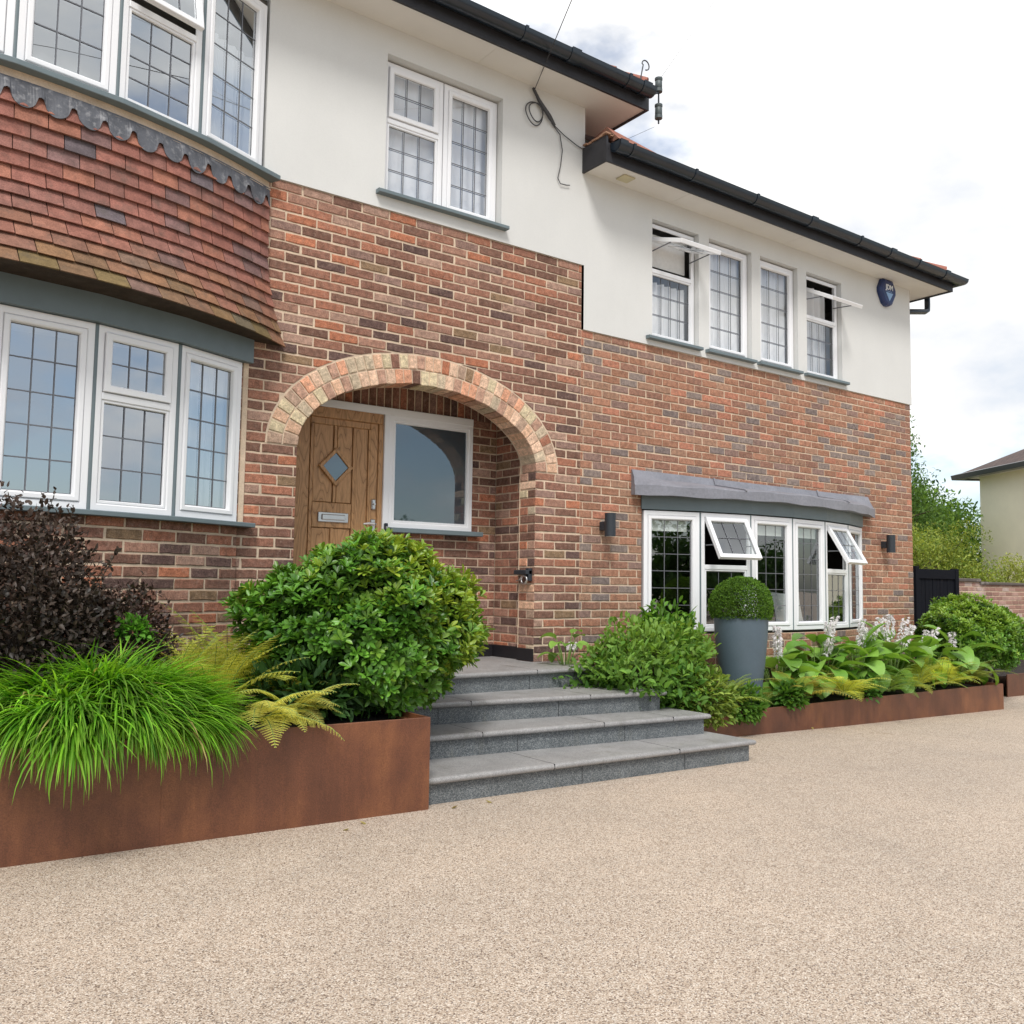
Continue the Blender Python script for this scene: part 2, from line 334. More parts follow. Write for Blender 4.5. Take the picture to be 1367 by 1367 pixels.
def emit(mb,poly,fn,col,depth,bev=.005,proud=0.0):
    """poly in wall coordinates (s,z); fn(s,d,z) -> 3D, d outward"""
    if len(poly)<3 or area(poly)<.0006: return
    cx=sum(p[0] for p in poly)/len(poly); cz=sum(p[1] for p in poly)/len(poly)
    hw=max(abs(p[0]-cx) for p in poly); hh=max(abs(p[1]-cz) for p in poly)
    fx=max(.3,1-bev/max(hw,.01)); fz=max(.3,1-bev/max(hh,.01))
    Q=[((p[0]-cx)*fx+cx,(p[1]-cz)*fz+cz) for p in poly]; n=len(poly)
    a=[mb.vert(fn(q[0],proud,q[1])) for q in Q]; b=[mb.vert(fn(q[0],proud-bev*.8,q[1])) for q in poly]; c=[mb.vert(fn(q[0],-depth,q[1])) for q in poly]
    mb.face(a,col)
    for i in range(n):
        j=(i+1)%n; mb.face([a[i],a[j],b[j],b[i]],col); mb.face([b[i],b[j],c[j],c[i]],col)
def pathfn(path):
    P=[Vector(p) for p in path]; S=[0]
    for i in range(len(P)-1): S.append(S[-1]+(P[i+1]-P[i]).length)
    def fn(s,d,z):
        i=0
        while i<len(P)-2 and s>S[i+1]: i+=1
        t=(P[i+1]-P[i]).normalized(); q=P[i]+t*(s-S[i]); n=Vector((t.y,-t.x))
        return (q.x+n.x*d,q.y+n.y*d,z)
    return fn,S[-1]
K=.075
def lay(mb,path,z0,z1,pitch,pal,phase=0.0,cut=None,depth=.03,pal2=None,joint=.012,jit=.0018,seams=None):
    """lay stretcher courses along a plan path; z0,z1 multiples of K"""
    fn,LEN=pathfn(path); k0=round(z0/K); k1=round(z1/K)
    for k in range(k0,k1):
        za=k*K+joint/2+random.uniform(-jit,jit); zb=(k+1)*K-joint/2+random.uniform(-jit,jit)
        s=-pitch+phase+(k%2)*pitch/2
        while s<LEN:
            a=max(s,-joint/2)+joint/2+random.uniform(-jit,jit)*(s>0); b=min(s+pitch,LEN+joint/2)-joint/2+random.uniform(-jit,jit)*(s+pitch<LEN)
            s+=pitch
            if b-a<.02: continue
            tj=lambda: random.uniform(-jit,jit)
            poly=[(a+tj()*(a>.01),za+tj()),(b+tj()*(b<LEN-.01),za+tj()),(b+tj()*(b<LEN-.01),zb+tj()),(a+tj()*(a>.01),zb+tj())]
            if jit>.002 and b-a>.1:
                e=lambda x0,z,s: [(x0[0]+(x0[1]-x0[0])*f+random.uniform(-.006,.006),z+random.gauss(0,.0013)) for f in s]
                poly=[poly[0]]+e((a,b),za,(.22,.45,.7,.88))+[poly[1],(poly[1][0]+random.uniform(-.0015,.0012)*(b<LEN-.01),(za+zb)/2),poly[2]]+e((a,b),zb,(.86,.66,.4,.18))+[poly[3],(poly[0][0]+random.uniform(-.0012,.0015)*(a>.01),(za+zb)/2)]
            polys=[poly] if cut is None else cut(poly)
            for p in polys: emit(mb,p,fn,pick(pal),depth,proud=random.uniform(-.0015,.002))
def strips(mb,fn,sa,sb,z0,z1,holes,mi,d=-.006,h=.025):
    n=max(1,round((z1-z0)/h))
    for i in range(n):
        a=z0+(z1-z0)*i/n; b=z0+(z1-z0)*(i+1)/n; iv=[(sa,sb)]
        for hole in holes:
            q=hole((a+b)/2)
            if q is None: continue
            new=[]
            for (u,v) in iv:
                if q[1]<=u or q[0]>=v: new.append((u,v)); continue
                if q[0]>u: new.append((u,q[0]))
                if q[1]<v: new.append((q[1],v))
            iv=new
        for (u,v) in iv: mb.poly([fn(u,d,a),fn(v,d,a),fn(v,d,b),fn(u,d,b)],(1,1,1),mi)

# bow curves in plan
def arc(x0,x1,s,n,y0=-.02):
    c=(x1-x0)/2; R=(c*c+s*s)/(2*s); a=math.asin(c/R)
    return [((x0+x1)/2+R*math.sin(-a+2*a*i/n), y0-(R*math.cos(-a+2*a*i/n)-(R-s))) for i in range(n+1)]
def offs(path,d):
    out=[]; n=len(path)
    for i in range(n):
        def nr(a,b):
            v=Vector((b[0]-a[0],b[1]-a[1])).normalized(); return Vector((v.y,-v.x))
        n1=nr(path[max(i-1,0)],path[max(i,1)]) if i>0 else nr(path[0],path[1]); n2=nr(path[min(i,n-2)],path[min(i+1,n-1)])
        m=(n1+n2)/(1+n1.dot(n2)); out.append((path[i][0]+m.x*d,path[i][1]+m.y*d))
    return out
BL=arc(-6.9,-3.13,.5,7); BU=arc(-6.95,-3.045,.5,7); BR=arc(.765,4.32,.36,6)

house=thing('brick_house',(0,0,0),'two storey red brick and cream render house with arched oak porch and bow windows','house')

# ---- main brick wall ------------------------------------------------------
AX=-1.6; AR=1.1; AZ=-1.35; AB=.60
def ell(t,d=0):
    x=AX-AR*math.cos(t); z=AZ+AB*math.sin(t)
    nx,nz=-math.cos(t)/AR,math.sin(t)/AB; l=math.hypot(nx,nz); return (x+nx/l*d,z+nz/l*d),(nx/l,nz/l)
ET=[PI*i/240 for i in range(241)]
def cut_old(off):
    def f(poly):
        p=[(q[0]+off,q[1]) for q in poly]; cx=sum(q[0] for q in p)/len(p); cz=sum(q[1] for q in p)/len(p)
        if cz<AZ:
            if cx<-2.95 or cx>-.25: return [poly]
            if cx<AX: r=clip(p,-2.703,0,-1,0)
            else: r=clip(p,-.503,0,1,0)
            return [[(q[0]-off,q[1]) for q in r]] if len(r)>2 else []
        best=min(ET,key=lambda t:(ell(t,.235)[0][0]-cx)**2+(ell(t,.235)[0][1]-cz)**2)
        (px,pz),(nx,nz)=ell(best,.245)
        if (cx-px)**2+(cz-pz)**2>.16 :
            return [poly] if (cx-px)*nx+(cz-pz)*nz>0 else []
        r=clip(p,px,pz,nx,nz)
        return [[(q[0]-off,q[1]) for q in r]] if len(r)>2 else []
    return f
wb=MB()
XL=-3.15
# old bricks, ragged vertical seam with the newer brickwork
fnm,_=pathfn([(XL,0),(0,0)])
for seg in (0,):
    lay(wb,[(XL,0),(0,0)],-3.6,.6,.2440,OLD,phase=.06,cut=cut_old(XL),joint=.0135,jit=.0028)
def cut_new(poly):
    p=[(q[0],q[1]) for q in poly]; cz=sum(q[1] for q in p)/len(p); xs=[q[0] for q in p]
    if -2.78<cz<-1.46 and min(xs)<4.31 and max(xs)>.775:
        out=[]
        a=clip(p,.765,0,-1,0); b=clip(p,4.335,0,1,0)
        if len(a)>2: out.append(a)
        if len(b)>2: out.append(b)
        return out
    return [p]
lay(wb,[(0.004,0),(5.43,0)],-3.675,0,.2250,NEW,phase=.03,cut=cut_new,joint=.0115,jit=.0021)
fX,_=pathfn([(0,0),(1,0)])
def archhole(z):
    if z<AZ: return (-2.703,-.503)
    q=(z-AZ)/(AB+.12)
    if q>=1: return None
    w=(AR+.12)*math.sqrt(1-q*q); return (AX-w,AX+w)
strips(wb,fX,XL,0.0,-3.68,.6,[archhole],1)
strips(wb,fX,0.0,5.43,-3.72,0,[lambda z:(.77,4.33) if -2.8<z<-1.45 else None],1)
# right flank of the house
lay(wb,[(5.43,0.004),(5.43,7)],-3.675,0,.225,NEW,depth=.02,joint=.0115)
wb.poly([(5.425,.006,-3.72),(5.425,7,-3.72),(5.425,7,0),(5.425,.006,0)],(1,1,1),1)
tag(wb.build('wall',[M['brick'],M['mortar']],house),'brick front, dark old bricks left of a seam and paler orange ones right of it')

# ---- apron under the left bow
ab=MB(); AP=arc(-6.92,-3.13,.5,28)
lay(ab,AP,-3.6,-1.95,.244,OLD,phase=.02,joint=.0135,jit=.0025)
fa,la=pathfn(AP)
for i in range(60): ab.poly([fa(la*i/60,-.006,-3.68),fa(la*(i+1)/60,-.006,-3.68),fa(la*(i+1)/60,-.006,-1.95),fa(la*i/60,-.006,-1.95)],(1,1,1),1)
lay(ab,[(-9,0),(-6.93,0)],-3.6,.6,.244,OLD,joint=.0135); strips(ab,fX,-9,-6.93,-3.68,.6,[],1)
ab.build('bay_apron',[M['brick'],M['mortar']],house)
# apron under right bow
ab=MB(); AP=arc(.76,4.33,.36,24)
lay(ab,AP,-3.675,-2.775,.225,NEW,joint=.0115); fa,la=pathfn(AP)
for i in range(40): ab.poly([fa(la*i/40,-.006,-3.72),fa(la*(i+1)/40,-.006,-3.72),fa(la*(i+1)/40,-.006,-2.775),fa(la*i/40,-.006,-2.775)],(1,1,1),1)
ab.build('bay_apron',[M['brick'],M['mortar']],house)

# ---- arch: two rings of headers
ar=MB()
def cumul(d):
    T=[PI*i/600 for i in range(601)]; S=[0]; P=[ell(t,d)[0] for t in T]
    for i in range(600): S.append(S[-1]+math.hypot(P[i+1][0]-P[i][0],P[i+1][1]-P[i][1]))
    return T,S
def tat(T,S,s): return float(np.interp(s,S,T))
for (d0,d1,dep) in ((.0,.112,.2),(.124,.232,.05)):
    T,S=cumul(d0); n=round(S[-1]/.0755)
    for i in range(n):
        g=.005; ta=tat(T,S,S[-1]*i/n+g); tb=tat(T,S,S[-1]*(i+1)/n-g)
        j=random.uniform(-.004,.004)
        p=[ell(ta,d0+j)[0],ell(tb,d0+j)[0],ell(tb,d1)[0],ell(ta,d1)[0]]
        emit(ar,p,lambda s,d,z:(s,-d,z),pick(PINK if random.random()<.93 else OLD),dep,bev=.005,proud=.003+random.uniform(0,.003))
for i in range(120):
    a,b=ET[2*i],ET[2*i+2]
    (x0,z0),_=ell(a,.006);(x1,z1),_=ell(b,.006);(x2,z2),_=ell(b,.247);(x3,z3),_=ell(a,.247)
    ar.poly([(x0,.0035,z0),(x1,.0035,z1),(x2,.0035,z2),(x3,.0035,z3)],(1.0,1,1),1)
    ar.poly([(x0,.0035,z0),(x1,.0035,z1),(x1,.225,z1),(x0,.225,z0)],(1,1,1),1)
ar.build('arch',[M['brick'],M['mortar']],house)

# ---- porch recess
pw=MB(); PB=.68
lay(pw,[(-.5055,.2275),(-.5055,.004)],-3.0,-1.35,.2275,OLD+PINK,depth=.02)      # right reveal
lay(pw,[(-2.7005,.004),(-2.7005,.2275)],-3.0,-1.35,.2275,OLD,depth=.02)
lay(pw,[(-.45,PB),(-.45,.2275)],-3.0,-.45,.244,OLD,phase=.1,depth=.02)
lay(pw,[(-2.76,.2275),(-2.76,PB)],-3.0,-.45,.244,OLD,depth=.02)
def cut_back(poly):
    p=[(q[0]-2.76,q[1]) for q in poly]; cz=sum(q[1] for q in p)/len(p); cx=sum(q[0] for q in p)/len(p); un=lambda r:[[(q[0]+2.76,q[1]) for q in r]] if len(r)>2 else []
    if cz>-.86: return []
    if cz>-1.88:
        return un(clip(p,-.755,0,1,0))
    return un(clip(p,-1.6,0,1,0))
lay(pw,[(-2.76,PB),(-.45,PB)],-3.0,-.45,.244,OLD,phase=.05,cut=cut_back)
fb,_=pathfn([(-2.76,PB),(-.45,PB)])
x=-2.76
while x<-.53:     # soldier course above the frame
    emit(pw,[(x+.006,-.84),(x+.069,-.84),(x+.069,-.62),(x+.006,-.62)],lambda s,d,z:(s,PB-d,z),pick(OLD),.02); x+=.075
strips(pw,fX,-2.76,-.45,-3.0,-.42,[lambda z:(-2.76,-.76) if -1.87<z<-.86 else ((-2.76,-1.61) if z<=-1.87 else None)],1,d=-PB-.006)
pw.poly([(-.444,.2,-3),(-.444,PB+.02,-3),(-.444,PB+.02,-.42),(-.444,.2,-.42)],(1,1,1),1)
pw.poly([(-2.766,.2,-3),(-2.766,PB+.02,-3),(-2.766,PB+.02,-.42),(-2.766,.2,-.42)],(1,1,1),1)
pw.poly([(-.4995,.006,-3),(-.4995,.2275,-3),(-.4995,.2275,-1.345),(-.4995,.006,-1.42)],(1,1,1),1)
pw.poly([(-2.706,.006,-3),(-2.706,.2275,-3),(-2.706,.2275,-1.345),(-2.706,.006,-1.345)],(1,1,1),1)
pw.poly([(-2.8,.02,-.44),(-.4,.02,-.44),(-.4,.75,-.44),(-2.8,.75,-.44)],(1,1,1),1)
# inner face of the front wall inside the porch
for i in range(60):
    a,b=ET[4*i],ET[4*i+4]; (x0,z0),_=ell(a,.01); (x1,z1),_=ell(b,.01)
    pw.poly([(x0,.226,z0),(x1,.226,z1),(x1,.226,-.42),(x0,.226,-.42)],(1,1,1),1)
pw.poly([(-2.80,.226,-3),(-2.69,.226,-3),(-2.69,.226,-.42),(-2.80,.226,-.42)],(1,1,1),1)
pw.poly([(-.51,.229,-3),(-.40,.229,-3),(-.40,.229,-.42),(-.51,.229,-.42)],(1,1,1),1)
pw.build('porch_wall',[M['brick'],M['mortar']],house)
pl=MB(); pl.sweep([(-.456,PB-.004),(-.456,.236),(-.511,.224),(-.511,-.004)],[(0,-2.985),(.008,-2.985),(.008,-2.885),(0,-2.88)],caps=True)
pl.box(-1.6,-.47,PB-.012,PB-.004,-2.985,-2.88); pl.build('plinth',M['plinth'],house)

# ---- front door
dr=MB()
YD=.655
def oc(): return (random.random(),random.random(),random.random())
dr.box(-2.56,-1.662,YD-.02,YD+.03,-.985,-.90,oc(),bev=.004)      # oak head
dr.box(-2.62,-2.50,YD-.02,YD+.03,-2.985,-.90,oc(),bev=.004)
dr.box(-1.70,-1.655,YD-.012,YD+.03,-2.985,-.985,oc(),bev=.004)
dr.box(-2.50,-1.70,YD+.028,YD+.045,-2.985,-.985,oc())
dr.box(-2.50,-2.315,YD+.004,YD+.03,-2.985,-.985,oc(),bev=.006)    # left stile
dr.box(-1.775,-1.70,YD+.0,YD+.03,-2.985,-.985,oc(),bev=.006)
dr.box(-2.28,-2.108,YD+.012,YD+.03,-1.68,-1.04,oc(),bev=.004)
dr.box(-2.07,-1.935,YD+.012,YD+.03,-1.68,-1.04,oc(),bev=.004)
dr.box(-1.905,-1.79,YD+.012,YD+.03,-2.985,-1.04,oc(),bev=.004)
dr.box(-2.315,-1.775,YD+.003,YD+.03,-1.04,-.985,oc(),bev=.004)
dr.box(-2.312,-2.285,YD+.0,YD+.03,-2.985,-1.042,oc(),bev=.003)
dr.box(-1.932,-1.908,YD+.0,YD+.03,-2.985,-1.042,oc(),bev=.003)
dr.box(-1.79,-1.772,YD-.003,YD+.03,-2.985,-1.042,oc(),bev=.003)
dr.box(-2.104,-2.078,YD+.002,YD+.03,-1.68,-1.04,oc(),bev=.003)
dr.box(-2.283,-1.935,YD+.001,YD+.03,-1.89,-1.685,oc(),bev=.004)
dr.box(-2.28,-2.12,YD+.012,YD+.03,-2.985,-1.895,oc(),bev=.003); dr.box(-2.09,-1.94,YD+.012,YD+.03,-2.985,-1.895,oc(),bev=.003); dr.box(-2.118,-2.092,YD+.002,YD+.03,-2.985,-1.892,oc(),bev=.003)
# diamond frame
DC=(-2.085,-1.385)
def dia(r,y): return [(DC[0]-r,y,DC[1]),(DC[0],y,DC[1]-r*1.05),(DC[0]+r,y,DC[1]),(DC[0],y,DC[1]+r*1.05)]
rows=[[dr.vert(p) for p in dia(r,y)] for r,y in ((.155,YD+.03),(.155,YD-.008),(.148,YD-.012),(.118,YD-.012),(.112,YD-.006),(.112,YD+.02))]
cc=oc()
for a in range(5):
    for k in range(4): dr.face([rows[a][k],rows[a][(k+1)%4],rows[a+1][(k+1)%4],rows[a+1][k]],cc)
door=dr.build('door',M['oak'],house)
g=MB(); g.poly(dia(.113,YD+.001)[::-1]); g.build('pane',M['glass_frost'],door)
lp=MB(); lp.box(-2.235,-1.965,YD-.014,YD+.001,-1.845,-1.765,bev=.004); lp.box(-2.205,-1.995,YD-.024,YD-.012,-1.828,-1.782,bev=.006); lp.build('letter_plate',M['chrome'],door)
lk=MB(); lk.box(-1.755,-1.715,YD-.02,YD+.0,-1.72,-1.63,bev=.008); lk.lathe((-1.735,YD-.03,-1.675),[(.014,-.006),(.014,.006)],16); lk.build('lock',M['chrome'],door)
hd=MB(); hd.box(-1.758,-1.712,YD-.012,YD+.0,-2.00,-1.80,bev=.006)
hd.tube([(-1.735,YD-.005,-1.845),(-1.735,YD-.055,-1.845),(-1.75,YD-.065,-1.845),(-1.80,YD-.065,-1.842),(-1.85,YD-.06,-1.848)],[.011,.011,.011,.010,.008],10); hd.lathe((-1.735,YD-.014,-1.93),[(.007,-.008),(.007,.008)],10); hd.build('handle',M['chrome'],door,smooth=False)
# white frame round door and side light
wf=MB()
wf.box(-2.76,-.745,YD-.03,YD+.05,-.90,-.835,bev=.004)
wf.box(-1.655,-1.60,YD-.03,YD+.05,-2.985,-.90,bev=.004)
wfm=MB(Matrix.Translation((-1.6,YD-.02,-1.86)))
wfm.ring(0,.855,0,.962,[(0,.05),(0,0),(.036,0),(.042,.006),(.06,.006),(.066,.03)])
sl=wfm.build('window',M['upvc'],house)
wf.build('door_frame',M['upvc'],house)
g=MB(); g.poly([(-1.54,YD,-1.80),(-.80,YD,-1.80),(-.80,YD,-.955),(-1.54,YD,-.955)]); g.build('pane',M['glass_frost'],sl)
s_=MB(); s_.box(-1.60,-.66,YD-.09,YD+.03,-1.905,-1.865,bev=.004); s_.build('sill',M['greypaint'],house)
db=MB(); db.box(-1.644,-1.612,YD-.055,YD-.03,-1.93,-1.83,bev=.006); o=db.build('doorbell',M['black'],house)
db=MB(); db.lathe((-1.628,YD-.057,-1.868),[(.010,-.01),(.010,.01)],14); db.build('button',M['chrome'],o)

# ---- cream render
def holed(mb,x0,x1,z0,z1,holes,y,dep=.1):
    xs=sorted({x0,x1}|{h[0] for h in holes}|{h[1] for h in holes}); zs=sorted({z0,z1}|{h[2] for h in holes}|{h[3] for h in holes})
    for i in range(len(xs)-1):
        for j in range(len(zs)-1):
            cx=(xs[i]+xs[i+1])/2; cz=(zs[j]+zs[j+1])/2
            if any(h[0]<cx<h[1] and h[2]<cz<h[3] for h in holes): continue
            mb.poly([(xs[i],y,zs[j]),(xs[i+1],y,zs[j]),(xs[i+1],y,zs[j+1]),(xs[i],y,zs[j+1])])
    for a,b,c,d in holes:
        mb.poly([(a,y,c),(a,y+dep,c),(a,y+dep,d),(a,y,d)]); mb.poly([(b,y,c),(b,y,d),(b,y+dep,d),(b,y+dep,c)])
        mb.poly([(a,y,d),(a,y+dep,d),(b,y+dep,d),(b,y,d)]); mb.poly([(a,y,c),(b,y,c),(b,y+dep,c),(a,y+dep,c)])
rw=MB(); RY=-.014
W1=(-2.055,-.925,.70,1.875)
W4=[(.885,1.545,.055,1.262),(1.70,2.37,.055,1.262),(2.51,3.16,.055,1.262),(3.32,3.985,.055,1.262)]
holed(rw,-3.03,.012,.6,2.12,[W1],RY,.14)
holed(rw,.012,5.445,0,1.50,W4,RY,.12)
rw.poly([(-3.03,RY,.6),(.012,RY,.6),(.012,.02,.6),(-3.03,.02,.6)]); rw.poly([(.012,RY,0),(5.445,RY,0),(5.445,.02,0),(.012,.02,0)])
rw.poly([(-3.03,RY,.6),(-3.03,.14,.6),(-3.03,.14,2.12),(-3.03,RY,2.12)])
rw.poly([(5.445,RY,0),(5.445,7,0),(5.445,7,1.5),(5.445,RY,1.5)])
rw.poly([(.012,RY,1.5),(.012,3.5,1.5),(.012,3.5,2.12),(.012,RY,2.12)])
holed(rw,-9,-3.03,.6,2.12,[(-7,-3.0301,.5999,1.93)],-.0,.0)
tag(rw.build('rendered_wall',M['render'],house),'smooth cream render on the upper storey')

# ---- windows --------------------------------------------------------------
OUT=[(0,.065),(0,.002),(.003,0),(.036,0),(.042,.004),(.044,.012)]
SASH=[(.044,.012),(.046,-.004),(.050,-.008),(.072,-.008),(.080,-.002),(.084,.012),(.084,.03)]
def win(P0,P1,z0,z1,cols=3,rows=5,vent=None,ang=0,glass='glass',vcols=3,vrows=2,slim=0,lcols=None,double=True):
    P0=Vector(P0);P1=Vector(P1); t=(P1-P0).normalized(); W=(P1-P0).length; H=z1-z0
    Mx=Matrix(((t.x,-t.y,0,P0.x),(t.y,t.x,0,P0.y),(0,0,1,z0),(0,0,0,1)))
    sc=1-slim
    OU=[(a*sc,b) for a,b in OUT]; SA=[(a*sc,b) for a,b in SASH]
    fr=MB(Mx); panes=[]; leads=[]; sash=None
    inn=.084*sc; of=.044*sc
    def pane(Mm,x0,x1,y,za,zb,c,r):
        g=MB(Mm); ty=random.uniform(-.0012,.0012); tx=random.uniform(-.0012,.0012)
        g.poly([(x0,y+ty,za+0),(x1,y-ty,za),(x1,y-ty+tx,zb),(x0,y+ty+tx,zb)]); panes.append(g)
        l=MB(Mm); w=.0037 if double else .0034
        for yy in ((y-.003,),(y+.022,)) if double else ((y-.003,),):
            yy=yy[0]
            for i in range(1,c):
                x=x0+(x1-x0)*i/c; l.box(x-w,x+w,yy-.0015,yy+.0005,za,zb)
            for i in range(1,r):
                z=za+(zb-za)*i/r; l.box(x0,x1,yy-.0017,yy+.0003,z-w,z+w)
        l.ring(x0,x1,za,zb,[(0,y-.002),(.005,y-.002)])
        leads.append(l)
    if vent is None:
        fr.ring(0,W,0,H,OU+SA[1:]); pane(Mx,inn,W-inn,.026,inn,H-inn,cols,rows)
    else:
        zt=vent-z0
        fr.ring(0,W,0,H,OU)
        fr.box(of-.002,W-of+.002,-.001,.05,zt-.022,zt+.022,bev=.004)
        # lower fixed part, slim bead
        fr.ring(of,W-of,of,zt-.02,[(0,.012),(.004,.006),(.016,.006),(.020,.012),(.020,.03)])
        pane(Mx,of+.020,W-of-.020,.026,of+.02,zt-.04,lcols or cols,rows)
        sh=H-of-(zt+.022); a=math.radians(ang)
        dz_=0 if ang<45 else .115
        Ms=Mx@Matrix.Translation((0,-.004,H-of+.004-dz_))@Matrix.Rotation(-a,4,'X')@Matrix.Translation((0,0,-sh))
        s=MB(Ms); s.ring(of+.003,W-of-.003,0,sh,[(0,.03),(0,-.006),(.004,-.01),(.036*sc,-.01),(.044*sc,-.003),(.044*sc,.03)],closed=True)
        pane(Ms,of+.044*sc,W-of-.044*sc,.012,.042*sc,sh-.042*sc,vcols,vrows)
        sash=s
        if ang>15:   # friction stays
            stays=[]
            for x in (of+.01,W-of-.01):
                e=Mx.inverted()@Ms@Vector((x,.03,sh*.35))
                st=MB(Mx); st.tube([(x,.02,zt+.05+sh*.35),tuple(e)],.006,6); stays.append(st)
    w=fr.build('window',M['upvc'],house,ang=30)
    if sash: sash.build('sash',M['upvc'],w,ang=30)
    for g in panes: g.build('pane',M[glass],w)
    for l in leads: l.build('leading',M['came'],w)
    if vent is not None and ang>15:
        for st in stays: st.build('stay',M['came'],w)
    return w
def between(path,i,gap=.02):
    a=Vector(path[i]); b=Vector(path[i+1]); t=(b-a).normalized(); return a+t*gap,b-t*gap
# lower left bow (panes 0..6, right end = 6)
kinds=[None,1,None,None,None,1,None]
for i in range(1,7):
    a,b=between(BL,i,.010)
    if kinds[i]: win(a,b,-1.93,-.806,rows=3,vent=-1.235,ang=0)
    else: win(a,b,-1.93,-.806)
for i in range(1,7):
    a,b=between(BU,i,.010)
    if i==5: win(a,b,.60,1.86,rows=4,vent=1.27,ang=9,glass='glass')
    elif i==3: win(a,b,.60,1.86,rows=5)
    else: win(a,b,.60,1.86,rows=5)
for path,z0,z1 in ((BL,-1.93,-.806),(BU,.6,1.86),(BR,-2.75,-1.61)):
    for p in path[1:-1]:
        mu=MB(); mu.lathe((p[0],p[1]+.022,0),[(.022,z0),(.022,z1)],12); mu.build('mullion',M['greypaint'],house,ang=40)
# frame edges against the walls
mo=MB(); mo.box(-3.125,-3.085,-.006,.05,-1.93,-.67,bev=.004); mo.build('mortar_fillet',M['mortar'],house)
for i in range(6):
    a,b=between(BR,i,.009)
    if i in (1,4): win(a,b,-2.75,-1.612,rows=3,vent=-2.135,ang=30,glass='glass_low',double=False)
    else: win(a,b,-2.75,-1.612,rows=6,glass='glass_low',double=False)
# window 1 (two lights)
win((-2.045,.062),(-1.485,.062),.738,1.858,rows=3,vent=1.372,ang=0,glass='glass_net')
win((-1.475,.062),(-.935,.062),.738,1.858,rows=5,glass='glass_net')
# four upper right windows
win((.895,.042),(1.535,.042),.09,1.245,cols=4,rows=3,vent=.772,ang=72,slim=.12,glass='glass_net')
win((1.71,.042),(2.36,.042),.09,1.245,rows=5,slim=.12,glass='glass_net')
win((2.52,.042),(3.15,.042),.09,1.245,rows=5,slim=.12,glass='glass_net')
win((3.33,.042),(3.975,.042),.09,1.245,cols=4,rows=3,vent=.772,ang=62,slim=.12,glass='glass_net')
# sills
def sillbar(path,zt,th,out,inn=-.03):
    s=MB(); s.sweep(path,[(inn,zt-th),(out-.004,zt-th),(out,zt-th+.004),(out,zt-.008),(out-.004,zt-.004),(inn,zt)],closed=True,caps=True); s.build('sill',M['greypaint'],house)
sillbar([(-2.13,0),(-.88,0)],.735,.035,.075,-.12)
for a,b in ((.80,1.555),(1.64,2.39),(2.45,3.18),(3.26,4.05)): sillbar([(a,0),(b,0)],.085,.035,.07,-.09)
sillbar(BL[:-1]+[(-3.05,-.0)],-1.93,.035,.075)
sillbar(BU[:-1]+[(-2.965,-.0)],.60,.04,.085)
# fascias of the bows
f=MB(); f.sweep(BL[:-1]+[(-3.085,-.0)],[(-.04,-.802),(.045,-.802),(.045,-.60),(-.04,-.60)],closed=True,caps=True); f.build('bay_fascia',M['greypaint'],house)
f=MB(); f.sweep([(.757,.0)]+BR[1:-1]+[(4.335,.0)],[(-.04,-1.60),(.02,-1.60),(.02,-1.44),(-.04,-1.44)],closed=True,caps=True); f.build('bay_fascia',M['greypaint'],house)
# lead roof of right bow
br=MB(); RB=arc(.63,4.47,.42,30,-.02)
fr_=pathfn(RB)[0]; 
n=len(RB)
def wav(i,a): return a*math.sin(i*1.3)+a*.6*math.sin(i*.47+1)
top=[(p[0],-.008,-1.232) for p in RB]
mid0=[(p[0],-.035,-1.30+wav(i,.004)) for i,p in enumerate(RB)]
o1=offs(RB,.05); o2=offs(RB,.065)
mid=[(o1[i][0],min(o1[i][1],-.04),-1.375+wav(i,.006)) for i in range(n)]
lip=[(o2[i][0],min(o2[i][1],-.05),-1.39+wav(i,.006)) for i in range(n)]
bot=[(o2[i][0],min(o2[i][1],-.05),-1.478+wav(i+3,.006)) for i in range(n)]
und=[(RB[i][0],min(RB[i][1]+.04,-.01),-1.472) for i in range(n)]
R_=[[br.vert(p) for p in row] for row in (top,mid0,mid,lip,bot,und)]
for a in range(5):
    for i in range(n-1): br.face([R_[a][i],R_[a][i+1],R_[a+1][i+1],R_[a+1][i]])
for i in (0,n-1): br.face([R_[a][i] for a in range(6)]+[br.vert((RB[i][0],.0,-1.472)),br.vert((RB[i][0],.0,-1.232))])
for q in (9,22):   # folded joints
    i=q; P=[top[i],mid0[i],mid[i],lip[i]]; Q=[(p[0]+.09,p[1]-.0,p[2]) for p in P]
    br.tube([(p[0],p[1]-.006,p[2]+.006) for p in P],.009,6); 
br.build('bay_roof',M['leadgrey'],house,ang=40)

